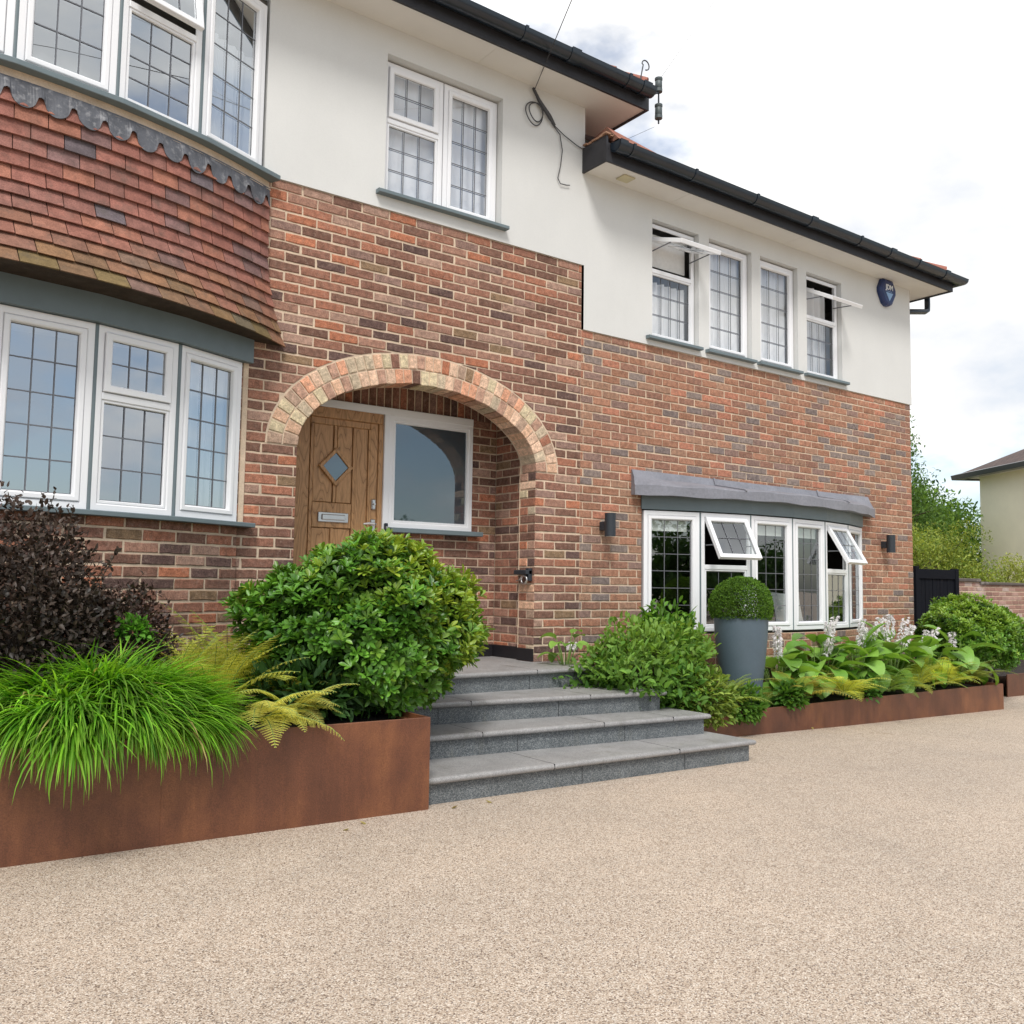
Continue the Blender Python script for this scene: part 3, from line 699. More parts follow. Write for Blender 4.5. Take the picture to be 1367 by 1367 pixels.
# ---- tile hanging between the left bows
def tcurve(z,u,out=0):
    q=min(1,max(0,(.46-z)/1.10)); e=max(0,(q-.42)/.58)**1.7
    x0=-6.95-.15*e; x1=-2.985+.15*e; s=.53+.03*q+.27*e+out
    c=(x1-x0)/2; R=(c*c+s*s)/(2*s); a=math.asin(min(1,c/R)); th=-a+2*a*u
    return (x0+c+R*math.sin(th), -.0-(R*math.cos(th)-(R-s)), z)
th=MB(); NR=12; ztop=.44; zbot=-.645; NT=23
for r in range(NR):
    za=zbot+(ztop-zbot)*r/NR; zb=zbot+(ztop-zbot)*(r+1)/NR
    for i in range(-1,NT+1):
        u0=(i+(r%2)*.5)/NT; u1=u0+1/NT; 
        if u1<=0.001 or u0>=.999: continue
        u0=max(0,u0)+.0006; u1=min(1,u1)-.0006
        if u1-u0<.006: continue
        rr=random.random()
        if rr<.05: col=(.13,.10,.10)
        elif rr<.2: col=(.20,.11,.095)
        elif rr<.5: col=(.25,.11,.082)
        elif rr<.85: col=(.28,.112,.08)
        else: col=(.33,.135,.085)
        col=(col[0]*.97,col[1]*1.02,col[2]*1.1)
        k=random.uniform(.88,1.12)
        mo_=max(0,1-r/4.2)*random.uniform(.25,1.1)
        moss=(.16,.125,.05)
        col=tuple((c*(1-mo_*.8)+m_*mo_*.8)*k for c,m_ in zip(col,moss))
        dz=random.uniform(-.003,.003); o_=random.uniform(0,.005)
        def P(u,z,o): 
            x,y,_=tcurve(z,u); x2,y2,_=tcurve(z,u,.02); d=Vector((x2-x,y2-y)); 
            if d.length<1e-6: d=Vector((.3,-.95))
            d=Vector((0.12 if u>.9 else 0,-1)).normalized(); return (x+d.x*o,y+d.y*o,z)
        um=(u0+u1)/2
        Bf=[P(u0,za+dz,.034+o_),P(um,za+dz,.035+o_),P(u1,za+dz+random.uniform(-.003,.003),.034+o_)]
        Tf=[P(u0,zb+.005,.012),P(um,zb+.005,.012),P(u1,zb+.005,.012)]
        Bb=[P(u0,za+dz,.016+o_),P(um,za+dz,.016+o_),P(u1,za+dz,.016+o_)]
        Tb=[P(u0,zb+.005,.0),P(um,zb+.005,.0),P(u1,zb+.005,.0)]
        v=[[th.vert(p) for p in row] for row in (Bb,Bf,Tf,Tb)]
        for a in range(3):
            for j in range(2): th.face([v[a][j],v[a][j+1],v[a+1][j+1],v[a+1][j]],col)
        th.face([v[0][0],v[1][0],v[2][0],v[3][0]],col); th.face([v[0][2],v[3][2],v[2][2],v[1][2]],col)
# backing + soffit
for i in range(48):
    for j in range(10):
        z=[zbot+.01+(ztop+.1-zbot)*j/10,zbot+.01+(ztop+.1-zbot)*(j+1)/10]; u=[i/48,(i+1)/48]
        A=[tcurve(z[0],u[0]),tcurve(z[0],u[1]),tcurve(z[1],u[1]),tcurve(z[1],u[0])]
        th.poly([(p[0],p[1]+.004,p[2]) for p in A],(.05,.03,.02))
    a=tcurve(zbot+.01,i/48); b=tcurve(zbot+.01,(i+1)/48); th.poly([a,b,(b[0],.0,b[2]),(a[0],0,a[2])],(.05,.035,.025))
th.build('tile_hanging',M['tile'],house)
sc_=MB(); NS=23; nn=NS*12
rt=[];rb=[];rbb=[]
for i in range(nn+1):
    u=i/nn; ph=(u*NS+.25)%1; q_=abs(2*ph-1); zb=.40-(.062*(1-(q_/.74)**2)**.5 if q_<.74 else -.03*math.sqrt(max(0,1-((1-q_)/.26)**2)))-.02*math.sin(i*.31)*.2; zt=.505
    a=tcurve(zt,u); b=tcurve(zb,u)
    rt.append(sc_.vert((a[0],a[1]-.018,zt))); rb.append(sc_.vert((b[0],b[1]-.040-.004*math.sin(i*.7),zb))); rbb.append(sc_.vert((b[0],b[1]-.03,zb)))
for i in range(nn): sc_.face([rt[i],rt[i+1],rb[i+1],rb[i]]); sc_.face([rb[i],rb[i+1],rbb[i+1],rbb[i]])
sc_.build('lead_apron',M['lead'],house)
ms=MB(); PT=[tcurve(.5,i/40)[:2] for i in range(41)]; ms.sweep(PT,[(-.02,.49),(.020,.49),(.002,.53),(-.004,.57),(-.03,.57)]); ms.build('mortar_fillet',M['mortar'],house)

# ---- eaves ----------------------------------------------------------------
sf=MB()
sf.poly([(-9,-.34,2.10),(.47,-.34,2.10),(.47,0,2.10),(-9,0,2.10)]); sf.poly([(.0,0,2.10),(.47,0,2.10),(.47,4,2.10),(0,4,2.10)])
sf.poly([(.0,-.32,1.482),(5.87,-.32,1.482),(5.87,0,1.482),(0,0,1.482)]); sf.poly([(5.43,0,1.482),(5.87,0,1.482),(5.87,7,1.482),(5.43,7,1.482)])
for x in (1.12,2.9,4.6): sf.box(x-.0015,x+.0015,-.32,-.01,1.4795,1.4815,(.25,.25,.25))
for x in (-3.5,-1.2): sf.box(x-.0015,x+.0015,-.34,-.01,2.0975,2.0995,(.25,.25,.25))
sf.build('soffit',M['soffit'],house)
fs=MB(); fs.sweep([(-9,-.34),(.47,-.34),(.47,4)],[(0,2.085),(.022,2.085),(.022,2.265),(0,2.265)],closed=True,caps=True)
fs.sweep([(0,-.32),(5.87,-.32),(5.87,7)],[(0,1.465),(.022,1.465),(.022,1.64),(0,1.64)],closed=True,caps=True)
fs.box(-.02,.003,-.345,.0,1.465,1.70); fs.build('fascia',M['darkboard'],house)
def gutter(path,zc,unions,name='gutter'):
    g=MB(); r=.068; pr=[(.022+r+r*math.cos(a),zc+r*math.sin(a)) for a in [PI+PI*i/10 for i in range(11)]]
    pr=[(.024,zc+.012)]+pr+[(.022+2*r+.004,zc+.012),(.022+2*r-.004,zc+.012)]+[(.022+r+(r-.006)*math.cos(a),zc+(r-.006)*math.sin(a)) for a in [2*PI-PI*i/10 for i in range(11)]]
    g.sweep(path,pr,closed=True,caps=True)
    for (x,w) in unions:
        y=path[0][1]; r2=r+.007
        q=[(.020,zc+.02)]+[(.022+r+r2*math.cos(a),zc+r2*math.sin(a)) for a in [PI+PI*i/10 for i in range(11)]]+[(.022+2*r+.012,zc+.02)]
        g.sweep([(x,y),(x+w,y)],q,caps=True,closed=True)
    return g.build(name,M['black'],house,ang=35)
gutter([(-9,-.34),(.46,-.34)],2.235,[(-3.2,.09),(-2.0,.03),(-1.05,.03),(-.55,.10),(.12,.03),(.30,.10)])
gutter([(.03,-.32),(5.87,-.32),(5.87,7)],1.61,[(.03,.09),(.19,.03),(1.0,.03),(1.9,.03),(2.8,.10),(3.7,.03),(4.3,.10),(4.9,.03),(5.5,.09)])
dp=MB(); dp.tube([(5.96,.04,1.57),(5.96,.04,1.40),(5.955,.04,1.33),(5.90,.045,1.30),(5.60,.07,1.25),(5.52,.09,1.22),(5.51,.10,1.15),(5.51,.10,-3.6)],.036,12); dp.build('downpipe',M['black'],house,ang=50)
vt=MB(); vt.box(.32,.46,-.22,-.10,1.468,1.480,bev=.003); vt.build('air_vent',M['yellowish'],house)

# ---- roofs
def roof(mb,quad,slopeup):
    pass
M['rooftile']=roofmat('red_roof_tile',(.30,.105,.07),(.22,.085,.06),(.06,.03,.025))
M['rooftile2']=roofmat('brown_roof_tile',(.085,.06,.055),(.11,.075,.065),(.04,.03,.03))
def roofobj(name,polys,mat,parent):
    me=bpy.data.meshes.new(name); v=[];f=[];uv=[]
    for pts in polys:
        P=[Vector(p) for p in pts]; n=(P[1]-P[0]).cross(P[2]-P[0]).normalized(); e=Vector((0,0,1)).cross(n)
        e=e.normalized() if e.length>1e-4 else Vector((1,0,0)); w=n.cross(e)
        f.append(tuple(range(len(v),len(v)+len(P)))); v+= [tuple(p) for p in P]; uv+=[(p.dot(e),p.dot(w)) for p in P]
    me.from_pydata(v,[],f); l=me.uv_layers.new(name='UVMap')
    for i,q in enumerate(uv): l.data[i].uv=q
    me.materials.append(mat); o=bpy.data.objects.new(name,me); link(o,parent); return o
t1=math.tan(math.radians(32)); 
ex=.50; ey=-.36; ez=2.275; dd=4.0
rf=roofobj('roof',[[(-9,ey,ez),(ex,ey,ez),(ex-dd,ey+dd,ez+dd*t1),(-9,ey+dd,ez+dd*t1)],[(ex,ey,ez),(ex,ey+2*dd,ez),(ex-dd,ey+dd,ez+dd*t1)],
   [(-9,ey,ez-.012),(-9,0,ez-.012),(ex,0,ez-.012),(ex,ey,ez-.012)]],M['rooftile'],house)
def hip(a,b,parent):
    h=MB(); a=Vector(a);b=Vector(b); L=(b-a).length; n=int(L/.32)
    for i in range(n):
        p=a+(b-a)*(i/n); q=a+(b-a)*((i+1.12)/n); h.tube([p+Vector((0,0,.0)),q+Vector((0,0,-.015))],[.10,.085],12)
    return h.build('hip_tiles',M['hip'],parent,ang=50)
M['hip']=pmat('hip_tile_clay',(.27,.10,.07),rough=.85,var=.25,vs=6)
hip((ex-.03,ey+.03,ez+.03),(ex-dd,ey+dd,ez+dd*t1),rf)
ex=5.93; ey=-.36; ez=1.655; dd=3.6; t2=math.tan(math.radians(29))
rf=roofobj('roof',[[(.02,ey,ez),(ex,ey,ez),(ex-dd,ey+dd,ez+dd*t2),(.02,ey+dd,ez+dd*t2)],[(ex,ey,ez),(ex,ey+2*dd,ez),(ex-dd,ey+dd,ez+dd*t2)]],M['rooftile'],house)
hip((ex-.10,ey+.10,ez+.05),(ex-dd,ey+dd,ez+dd*t2),rf)
# broken tile edge over the boxed end of the lower eaves
bt=MB()
for i in range(6): bt.box(-.03+random.uniform(-.01,.01),.12,-.36+i*.055,-.31+i*.055,1.70+random.uniform(0,.012),1.715+random.uniform(0,.012),(.35,.2,.13))
bt.box(.02,.05,-.36,.0,1.70,1.72,(.35,.2,.13)); A_=(.06,-.42,1.665);B_=(1.15,-.42,1.665);C_=(.06,-.26,1.835);D_=(1.15,-.30,1.70); bt.poly([A_,B_,D_,C_],(.33,.14,.10)); bt.poly([C_,D_,(1.15,-.1,1.70),(.06,-.1,1.80)],(.33,.14,.10)); bt.poly([A_,C_,(.06,-.1,1.80),(.06,-.1,1.66)],(.2,.1,.07)); bt.build('eaves_tile_edge',M['tile'],house)

# ---- interior
it=MB()
def inbox(x0,x1,y0,y1,z0,z1,mi):
    it.poly([(x0,y1,z0),(x1,y1,z0),(x1,y1,z1),(x0,y1,z1)],(1,1,1),mi); it.poly([(x0,y0,z0),(x0,y1,z0),(x0,y1,z1),(x0,y0,z1)],(1,1,1),mi)
    it.poly([(x1,y0,z0),(x1,y1,z0),(x1,y1,z1),(x1,y0,z1)],(1,1,1),mi); it.poly([(x0,y0,z0),(x1,y0,z0),(x1,y1,z0),(x0,y1,z0)],(1,1,1),mi); it.poly([(x0,y0,z1),(x1,y0,z1),(x1,y1,z1),(x0,y1,z1)],(1,1,1),mi)
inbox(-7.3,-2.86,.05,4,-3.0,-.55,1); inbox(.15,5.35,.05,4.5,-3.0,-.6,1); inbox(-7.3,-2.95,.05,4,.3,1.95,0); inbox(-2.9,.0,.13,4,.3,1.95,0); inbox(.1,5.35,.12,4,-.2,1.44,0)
# closing strips between the bows and the rooms
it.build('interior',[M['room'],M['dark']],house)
for path,z in ((BL,-.81),(BL,-1.95),(BU,1.90),(BU,.57),(BR,-1.60),(BR,-2.76)):
    it=MB(); it.poly([(p[0],p[1]+.03,z) for p in path]+[(path[-1][0],.06,z),(path[0][0],.06,z)],(1,1,1)); it.build('window_board',M['room'],house)
def curtain(pts,z0,z1,amp=.02,per=.09):
    c=MB(); fn,L=pathfn(pts); n=int(L/.012); a=[];b=[]
    for i in range(n+1):
        s=L*i/n; d=amp*math.sin(s/per*2*PI+.8*math.sin(s*7))+amp*.4*math.sin(s/per*4.3); x,y,_=fn(s,d,0)
        a.append(c.vert((x,y,z0))); b.append(c.vert((x,y,z1)))
    for i in range(n): c.face([a[i],a[i+1],b[i+1],b[i]])
    c.build('net_curtain',M['net'],house,smooth=True)
curtain([(-2.04,.165),(-.93,.165)],.74,1.86,.012,.16)
curtain([(.90,.15),(1.53,.15)],.09,.70); curtain([(1.72,.15),(2.36,.15)],.09,1.22); curtain([(2.53,.15),(3.14,.15)],.09,1.22); curtain([(3.34,.22),(3.97,.22)],.09,1.2,.03,.12)
curtain([(p[0],p[1]+.16) for p in BL[6:]]+[(-3.0,.12)],-1.93,-.82,.02,.07)
curtain([(p[0],p[1]+.16) for p in BU[6:]]+[(-3.0,.12)],.6,1.5,.015,.08)
bl=MB(); bl.box(.93,1.50,.14,.15,.86,1.19); bl.build('roller_blind',M['fabric'],house)
for i in (0,2,3,):
    bl=MB(); a,b=between(BR,i,.1); t=(b-a).normalized()
    bl.poly([(a.x,a.y+.06,-1.80),(b.x,b.y+.06,-1.80),(b.x,b.y+.06,-1.69),(a.x,a.y+.06,-1.69)]); bl.build('roller_blind',M['fabric'],house)

# ---- cushions on the window seat
def cushion(x,y,z,rz,label):
    c=MB(Matrix.Translation((x,y,z))@Matrix.Rotation(rz,4,'Z')@Matrix.Rotation(-.25,4,'X')); n=12
    for sgn in (-1,1):
        g=[[c.vert(((i/n-.5)*.40*(1-.10*math.sin(PI*j/n)),sgn*.07*(max(0,math.sin(PI*i/n)*math.sin(PI*j/n)))**.5,(j/n-.5)*.40*(1-.10*math.sin(PI*i/n)))) for j in range(n+1)] for i in range(n+1)]
        for i in range(n):
            for j in range(n): c.face([g[i][j],g[i+1][j],g[i+1][j+1],g[i][j+1]])
    tag(c.build('cushion',M['fabric'],smooth=True),label,'cushion','cushions inside the right bow window')
cushion(2.28,.0,-2.56,.25,'white cushion behind the third light of the bow window, left of the two')
cushion(2.95,.0,-2.56,-.2,'white cushion behind the fourth light of the bow window, right of the two')
inb=MB(); inb.box(.8,4.3,-.05,.45,-2.99,-2.775); inb.build('window_seat',M['room'],house)

# ------------------------------------------------------------------ things on the house
def walllight(x,label):
    t=thing('wall_light',(x,-.1,-1.78),label,'wall light','wall lights either side of the right bow window')
    b=MB(); b.lathe((x,-.115,-1.78),[(.040,-.105),(.050,-.105),(.050,.105),(.040,.105)],28); b.build('lamp_body',M['black2'],t,ang=40)
    b=MB(); b.box(x-.032,x+.032,-.08,-.0025,-1.83,-1.75,bev=.004); b.build('bracket',M['black2'],t)
    b=MB(); b.lathe((x,-.115,-1.886),[(.038,-.0005),(.038,.002)],20); b.build('lens',M['white'],t)
M['black2']=pmat('anthracite_metal',(.022,.028,.036),rough=.5,var=.1)
walllight(.262,'dark cylinder wall light on brickwork between the arch and the bow window')
walllight(4.76,'dark cylinder wall light on brickwork near the far right corner of the house')

# alarm box
al=thing('alarm_box',(4.88,-.05,1.33),'navy blue shield shaped burglar alarm box on cream render under the eaves','alarm box')
pts=[(-.10,.155),(.10,.155),(.168,.04),(.165,-.02),(.085,-.15),(.03,-.175),(-.03,-.175),(-.085,-.15),(-.165,-.02),(-.168,.04)]
b=MB(); r=[[b.vert((4.88+px*k,y,1.33+pz*k)) for px,pz in pts] for k,y in ((1,-.015),(1,-.055),(.93,-.072),(.80,-.08))]
for i in range(3):
    for k in range(len(pts)): b.face([r[i][k],r[i][(k+1)%len(pts)],r[i+1][(k+1)%len(pts)],r[i+1][k]])
b.face(r[3]); b.build('case',M['navy'],al)
def text(s,x,y,z,size,mat,parent,name='lettering',bold=.0):
    cu=bpy.data.curves.new(name,'FONT'); cu.body=s; cu.size=size; cu.extrude=.001; cu.offset=bold; cu.align_x='CENTER'
    tmp=bpy.data.objects.new(name+'_src',cu); COL.objects.link(tmp); bpy.context.view_layer.update()
    me=bpy.data.meshes.new_from_object(tmp.evaluated_get(bpy.context.evaluated_depsgraph_get())); bpy.data.objects.remove(tmp)
    me.transform(Matrix.Translation(Vector((x,y,z))-ORIG.get(parent.name,Vector((0,0,0))))@Matrix.Rotation(PI/2,4,'X'))
    me.materials.clear(); me.materials.append(mat); o=bpy.data.objects.new(name,me); link(o,parent); return o
text('JDM',4.885,-.0825,1.352,.088,M['white'],al,bold=.002)
b=MB(); b.poly([(4.81,-.0815,1.315),(4.965,-.0815,1.315),(4.885,-.0815,1.21)]); b.box(4.83,4.94,-.0815,-.0805,1.328,1.334); b.build('emblem',M['paleblue'],al)

# small lock bracket in the porch reveal
t=thing('wall_bracket',(-.55,.12,-2.24),'small dark metal bracket with a ring on the porch reveal','bracket')
b=MB(); b.box(-.575,-.506,.03,.215,-2.245,-2.205,bev=.006); b.box(-.545,-.506,.03,.08,-2.30,-2.19,bev=.004); b.build('arm',M['black2'],t)
b=MB(); b.tube([(-.56+.0,.08+.04*math.cos(a),-2.29+.035*math.sin(a)) for a in [2*PI*i/20 for i in range(21)]],.009,8); b.tube([(-.56,.10,-2.25),(-.57,.13,-2.29),(-.57,.18,-2.30)],.006,6); b.build('ring',M['chrome'],t)

# insulator bracket at the eaves corner
t=thing('insulator_bracket',(.52,-.36,2.30),'two grey porcelain insulators on a bracket at the upper gutter corner','insulator')
ix,iy=.62,-.36
for dz in (.16,-.10):
    b=MB(); b.lathe((ix,iy,2.22+dz),[(.018,-.075),(.036,-.07),(.036,-.04),(.030,-.035),(.034,-.03),(.034,.03),(.030,.035),(.037,.045),(.037,.065),(.02,.075)],18); b.build('insulator',M['insul'],t,ang=40)
b=MB(); b.tube([(.46,-.36,2.24),(.56,-.37,2.27),(ix,iy,2.31),(ix,iy,2.33)],.010,8); b.tube([(ix,iy,2.31),(ix,iy,2.03),(ix,iy,2.0)],.008,8); b.build('arm',M['black2'],t)
b=MB(); pts=[(.34,-.40,2.30)]+[(.34+.005*i,-.40,2.30+.022*i) for i in range(1,9)]+[(.41+.045*math.cos(PI-a),-.40,2.48+.045*math.sin(PI-a)) for a in [PI*1.5*i/12 for i in range(13)]]
b.tube(pts,.006,6); tag(b.build('scroll_hook',M['black2']),'curled iron hook standing on the end of the upper gutter','hook')

# telephone cable
b=MB()
b.tube([(-4.9,-14,6.9),(-3.2,-8,4.6),(-1.7,-3,2.75),(-.62,-.06,2.04),(-.50,-.05,1.93)],.0038,6)
b.tube([(-.62+.0,-.04,2.07),(-.56,-.05,1.97),(-.44,-.05,1.86),(-.37,-.04,1.80)],[.012,.016,.02,.012],8)
for rad,cx,cz in ((.105,-.60,1.84),(.085,-.58,1.86)):
    b.tube([(cx+rad*math.cos(a)*.9,-.035-.01*math.sin(a*2),cz+rad*math.sin(a)) for a in [2*PI*i/28 for i in range(29)]],.005,6)
b.tube([(-.40,-.03,1.82),(-.30,-.03,1.74),(-.27,-.03,1.6),(-.29,-.03,1.45),(-.32,-.03,1.33),(-.29,-.03,1.285),(-.22,-.03,1.29),(-.18,-.03,1.30)],.0045,6)
b.tube([(-.40,-.03,1.82),(-.25,-.03,1.75),(-.10,-.03,1.70),(.0,-.03,1.68)],.0045,6)
tag(b.build('telephone_cable',M['cable']),'thin dark telephone cable with a coiled loop hung on cream render under the upper eaves','cable')
b=MB(); b.tube([(-.35,-22,14),(.2,-9,7.2),(.62,-.36,2.42)],.0016,5)
b.tube([(.63,-.30,2.0),(.5,-.1,1.93),(.36,.0,1.86),(.28,-.1,1.80)],.0016,5)
tag(b.build('overhead_wire',M['cable']),'very thin pale wire running from the sky to the insulators','wire')

# ------------------------------------------------------------------ ground
gr=MB(); xs=[-300,-60,-20,.5,2.5,5.5,8,12,60,400]; zs=[-3.6,-3.6,-3.6,-3.592,-3.63,-3.675,-3.70,-3.71,-3.71,-3.71]; ys=[-300,-60,-10,10,60,400]
rows=[[gr.vert((x,y,z)) for x,z in zip(xs,zs)] for y in ys]
for i in range(len(ys)-1):
    for j in range(len(xs)-1): gr.face([rows[i][j],rows[i][j+1],rows[i+1][j+1],rows[i+1][j]])
tag(gr.build('driveway',M['gravel'],smooth=True),kind='structure')

# ---- steps
st=thing('stone_steps',(-1.2,-1.0,-3.59),'four grey granite steps with rounded nosings leading up to the arched porch','steps')
T=-2.99; rise=.15
SP=[ # left x,y  right x,y of nosing, back-right x
 ((-2.60,-1.745),(.135,-1.845)),((-2.58,-1.255),(.055,-1.485)),((-2.6,-.84),(-.09,-1.165)),((-2.68,-.60),(-.245,-.60))]
NP=[(-.05,-.036),(-.012,-.036),(-.004,-.033),(.000,-.026),(.002,-.018),(.000,-.010),(-.005,-.003),(-.012,0),(-.05,0)]
for k,(a,b_) in enumerate(SP):
    z=T-(3-k)*rise; back=(b_[0]-.02 if k<3 else b_[0], -.004)
    tr=MB(); path=[a,b_,back]
    tr.sweep(path,[(o,z+q) for o,q in NP])
    def ins(d): 
        return [(a[0],a[1]+d),(b_[0]-d,b_[1]+d+.002),(back[0]-d,back[1])]
    q=ins(.05)
    ybk=-.004 if k<3 else .0
    tr.poly([(a[0],a[1]+.05,z),(b_[0]-.05,b_[1]+.05,z),(back[0]-.05,ybk,z),(a[0],ybk,z)])
    if k==3: tr.box(-2.755,-.453,.0,.72,z-.03,z)
    for jx in (.33,.72) if k!=1 else (.25,.62,.86):
        x=a[0]+(b_[0]-a[0])*jx; y=a[1]+(b_[1]-a[1])*jx
        tr.box(x-.0015,x+.0015,y-.0035,y+.5,z-.03,z+.0007,(.3,.3,.3),1)
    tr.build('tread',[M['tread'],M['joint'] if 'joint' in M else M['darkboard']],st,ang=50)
    ri=MB(); zb=z-rise if k else -3.66
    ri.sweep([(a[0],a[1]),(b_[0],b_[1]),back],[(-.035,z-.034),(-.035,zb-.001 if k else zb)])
    for jx in ((.42,.75),(.36,.70),(.24,.62),(.1,.7))[k]:
        x=a[0]+(b_[0]-a[0])*jx; y=a[1]+(b_[1]-a[1])*jx
        ri.box(x-.0015,x+.0015,y+.0335,y+.06,zb,z-.03,(1,1,1),1)
    ri.build('riser',[M['granite'],M['darkboard']],st)

# ---- planters
def planter(path,zb,zt,label,soilz,soilpoly,joints=()):
    p=MB(); zs_=[zb] if not isinstance(zb,(list,tuple)) else zb
    p.sweep(path,[(0,zs_[0]),(0,zt-.003),(-.002,zt),(-.010,zt),(-.012,zt-.003),(-.012,zs_[0])],caps=True)
    for (x,y,d) in joints: p.box(x-.001,x+.001,y-.001,y+.002,zs_[0],zt-.001,(.3,.3,.3))
    p.sweep(path,[(-.012,zt-.03),(-.05,zt-.03),(-.05,zt-.034),(-.012,zt-.034)])
    o=p.build('steel_planter',M['corten']); tag(o,label,'planter','rusted steel planters')
    ORIG[o.name]=Vector((0,0,0)); s=MB(); s.poly([(x,y,soilz) for x,y in soilpoly]); s.build('soil',M['soil'],o); return o
planter([(-7.2,-1.56),(-2.615,-1.80),(-2.615,-.01)],-3.66,-3.085,'long rusted steel planter left of the steps',-3.13,[(-7.2,-1.55),(-2.63,-1.79),(-2.63,-.0),(-7.2,-.0)],[(-4.05,-1.7255,0)])
planter([(.14,-.02),(.14,-1.0),(5.55,-1.0),(5.55,-.02)],-3.75,-3.385,'long low rusted steel planter right of the steps under the bow window',-3.42,[(.15,-.99),(5.54,-.99),(5.54,0),(.15,0)])
planter([(7.0,-.35),(12,-.35)],-3.8,-3.40,'short piece of rusted steel planter at the far right edge',-3.43,[(7,-.34),(12,-.34),(12,1.4),(7,1.4)])
# ------------------------------------------------------------------ vegetation
def unit(v): return v/np.maximum(np.linalg.norm(v,axis=-1,keepdims=True),1e-9)
def rnd(n): return unit(rng.normal(size=(n,3)))
TPL={}
def tpl(name,ls,ws,fold=.25):
    """leaf blade as two strips folded along the midrib: rows of (left, mid, right)"""
    TPL[name]=(np.array(ls),np.array(ws),fold)
tpl('lance',[0,.22,.5,.78,1.0],[.06,.38,.5,.34,.02])
tpl('small',[0,.4,1.0],[.06,.5,.04])
tpl('ovate',[0,.18,.45,.75,1.0],[.08,.46,.5,.28,.02],.18)
tpl('broad',[0,.08,.22,.4,.58,.75,.88,1.0],[.03,.30,.46,.5,.46,.34,.19,.01],.14)
tpl('oblan',[0,.3,.6,.82,1.0],[.07,.28,.5,.42,.03],.22)
tpl('blade',[0,.15,.32,.5,.68,.85,1.0],[.35,.5,.5,.45,.36,.2,.02],.22)
tpl('quad',[0,.5,1.0],[.25,.5,.15],.1)
def leaves(P,D,N,L,W,C,t='lance',curl=.25,twist=None):
    """returns verts, faces, colours for many leaves"""
    ls,ws,fold=TPL[t]; n=len(P); D=unit(D); B=unit(np.cross(D,N)); N=np.cross(B,D)
    L=np.broadcast_to(L,(n,)); W=np.broadcast_to(W,(n,)); cu=np.broadcast_to(curl,(n,))
    rows=len(ls); V=np.zeros((n,rows,3,3))
    ang=cu[:,None]*ls[None,:]                      # bending angle along the leaf
    # integrate the curve
    dl=np.diff(ls,prepend=0)
    along=np.cumsum(dl[None,:]*np.cos(ang*1.0),axis=1); down=np.cumsum(dl[None,:]*np.sin(ang),axis=1)
    c=P[:,None,:]+D[:,None,:]*(along*L[:,None])[...,None]-N[:,None,:]*(down*L[:,None])[...,None]
    up=(D[:,None,:]*np.sin(ang)[...,None]+N[:,None,:]*np.cos(ang)[...,None])
    for k,sg in enumerate((-1,0,1)):
        V[:,:,k,:]=c+B[:,None,:]*(sg*ws[None,:]*W[:,None])[...,None]+up*(abs(sg)*ws[None,:]*W[:,None]*fold*2)[...,None]
    idx=np.arange(n*rows*3).reshape(n,rows,3)
    f1=np.stack([idx[:,:-1,0],idx[:,:-1,1],idx[:,1:,1],idx[:,1:,0]],-1).reshape(-1,4)
    f2=np.stack([idx[:,:-1,1],idx[:,:-1,2],idx[:,1:,2],idx[:,1:,1]],-1).reshape(-1,4)
    col=np.repeat(C,rows*3,axis=0) if len(C)==n else C
    return V.reshape(-1,3),np.concatenate([f1,f2]),col
class LB:
    def __init__(s): s.V=[];s.F=[];s.C=[];s.n=0
    def add(s,V,F,C): s.V.append(V); s.F.append(F+s.n); s.C.append(C); s.n+=len(V); return s
    def leaves(s,*a,**k): return s.add(*leaves(*a,**k))
    def build(s,name,mat,parent=None,smooth=True):
        V=np.concatenate(s.V); F=np.concatenate(s.F); C=np.concatenate(s.C)
        if parent is not None and parent.name in ORIG: V=V-np.array(ORIG[parent.name])
        me=bpy.data.meshes.new(name); me.vertices.add(len(V)); me.vertices.foreach_set('co',V.astype(np.float32).ravel())
        me.loops.add(F.size); me.loops.foreach_set('vertex_index',F.astype(np.int32).ravel())
        me.polygons.add(len(F)); me.polygons.foreach_set('loop_start',np.arange(0,F.size,4,dtype=np.int32)); me.polygons.foreach_set('loop_total',np.full(len(F),4,dtype=np.int32))
        me.polygons.foreach_set('use_smooth',np.full(len(F),smooth))
        me.update(calc_edges=True); me.validate()
        at=me.color_attributes.new('Col','FLOAT_COLOR','POINT'); cc=np.ones((len(V),4),dtype=np.float32); cc[:,:3]=C
        at.data.foreach_set('color',cc.ravel()); me.materials.append(mat)
        o=bpy.data.objects.new(name,me); link(o,parent)
        if parent is not None and parent.name in ORIG: ORIG[o.name]=ORIG[parent.name]
        elif parent is None: ORIG[o.name]=Vector((0,0,0))
        return o
def cols(n,a,b,p=1.0,jit=.15):
    t=rng.random((n,1))**p; c=np.array(a)*(1-t)+np.array(b)*t; return np.clip(c*(1+rng.normal(size=(n,1))*jit),.003,1)
def lump(dirs,seed,amp=.12,fr=2.3):
    r=np.random.default_rng(seed); k=r.normal(size=(7,3))*fr; ph=r.random(7)*6.28
    return 1+amp*np.mean(np.sin(dirs@k.T+ph),axis=1)*2.2
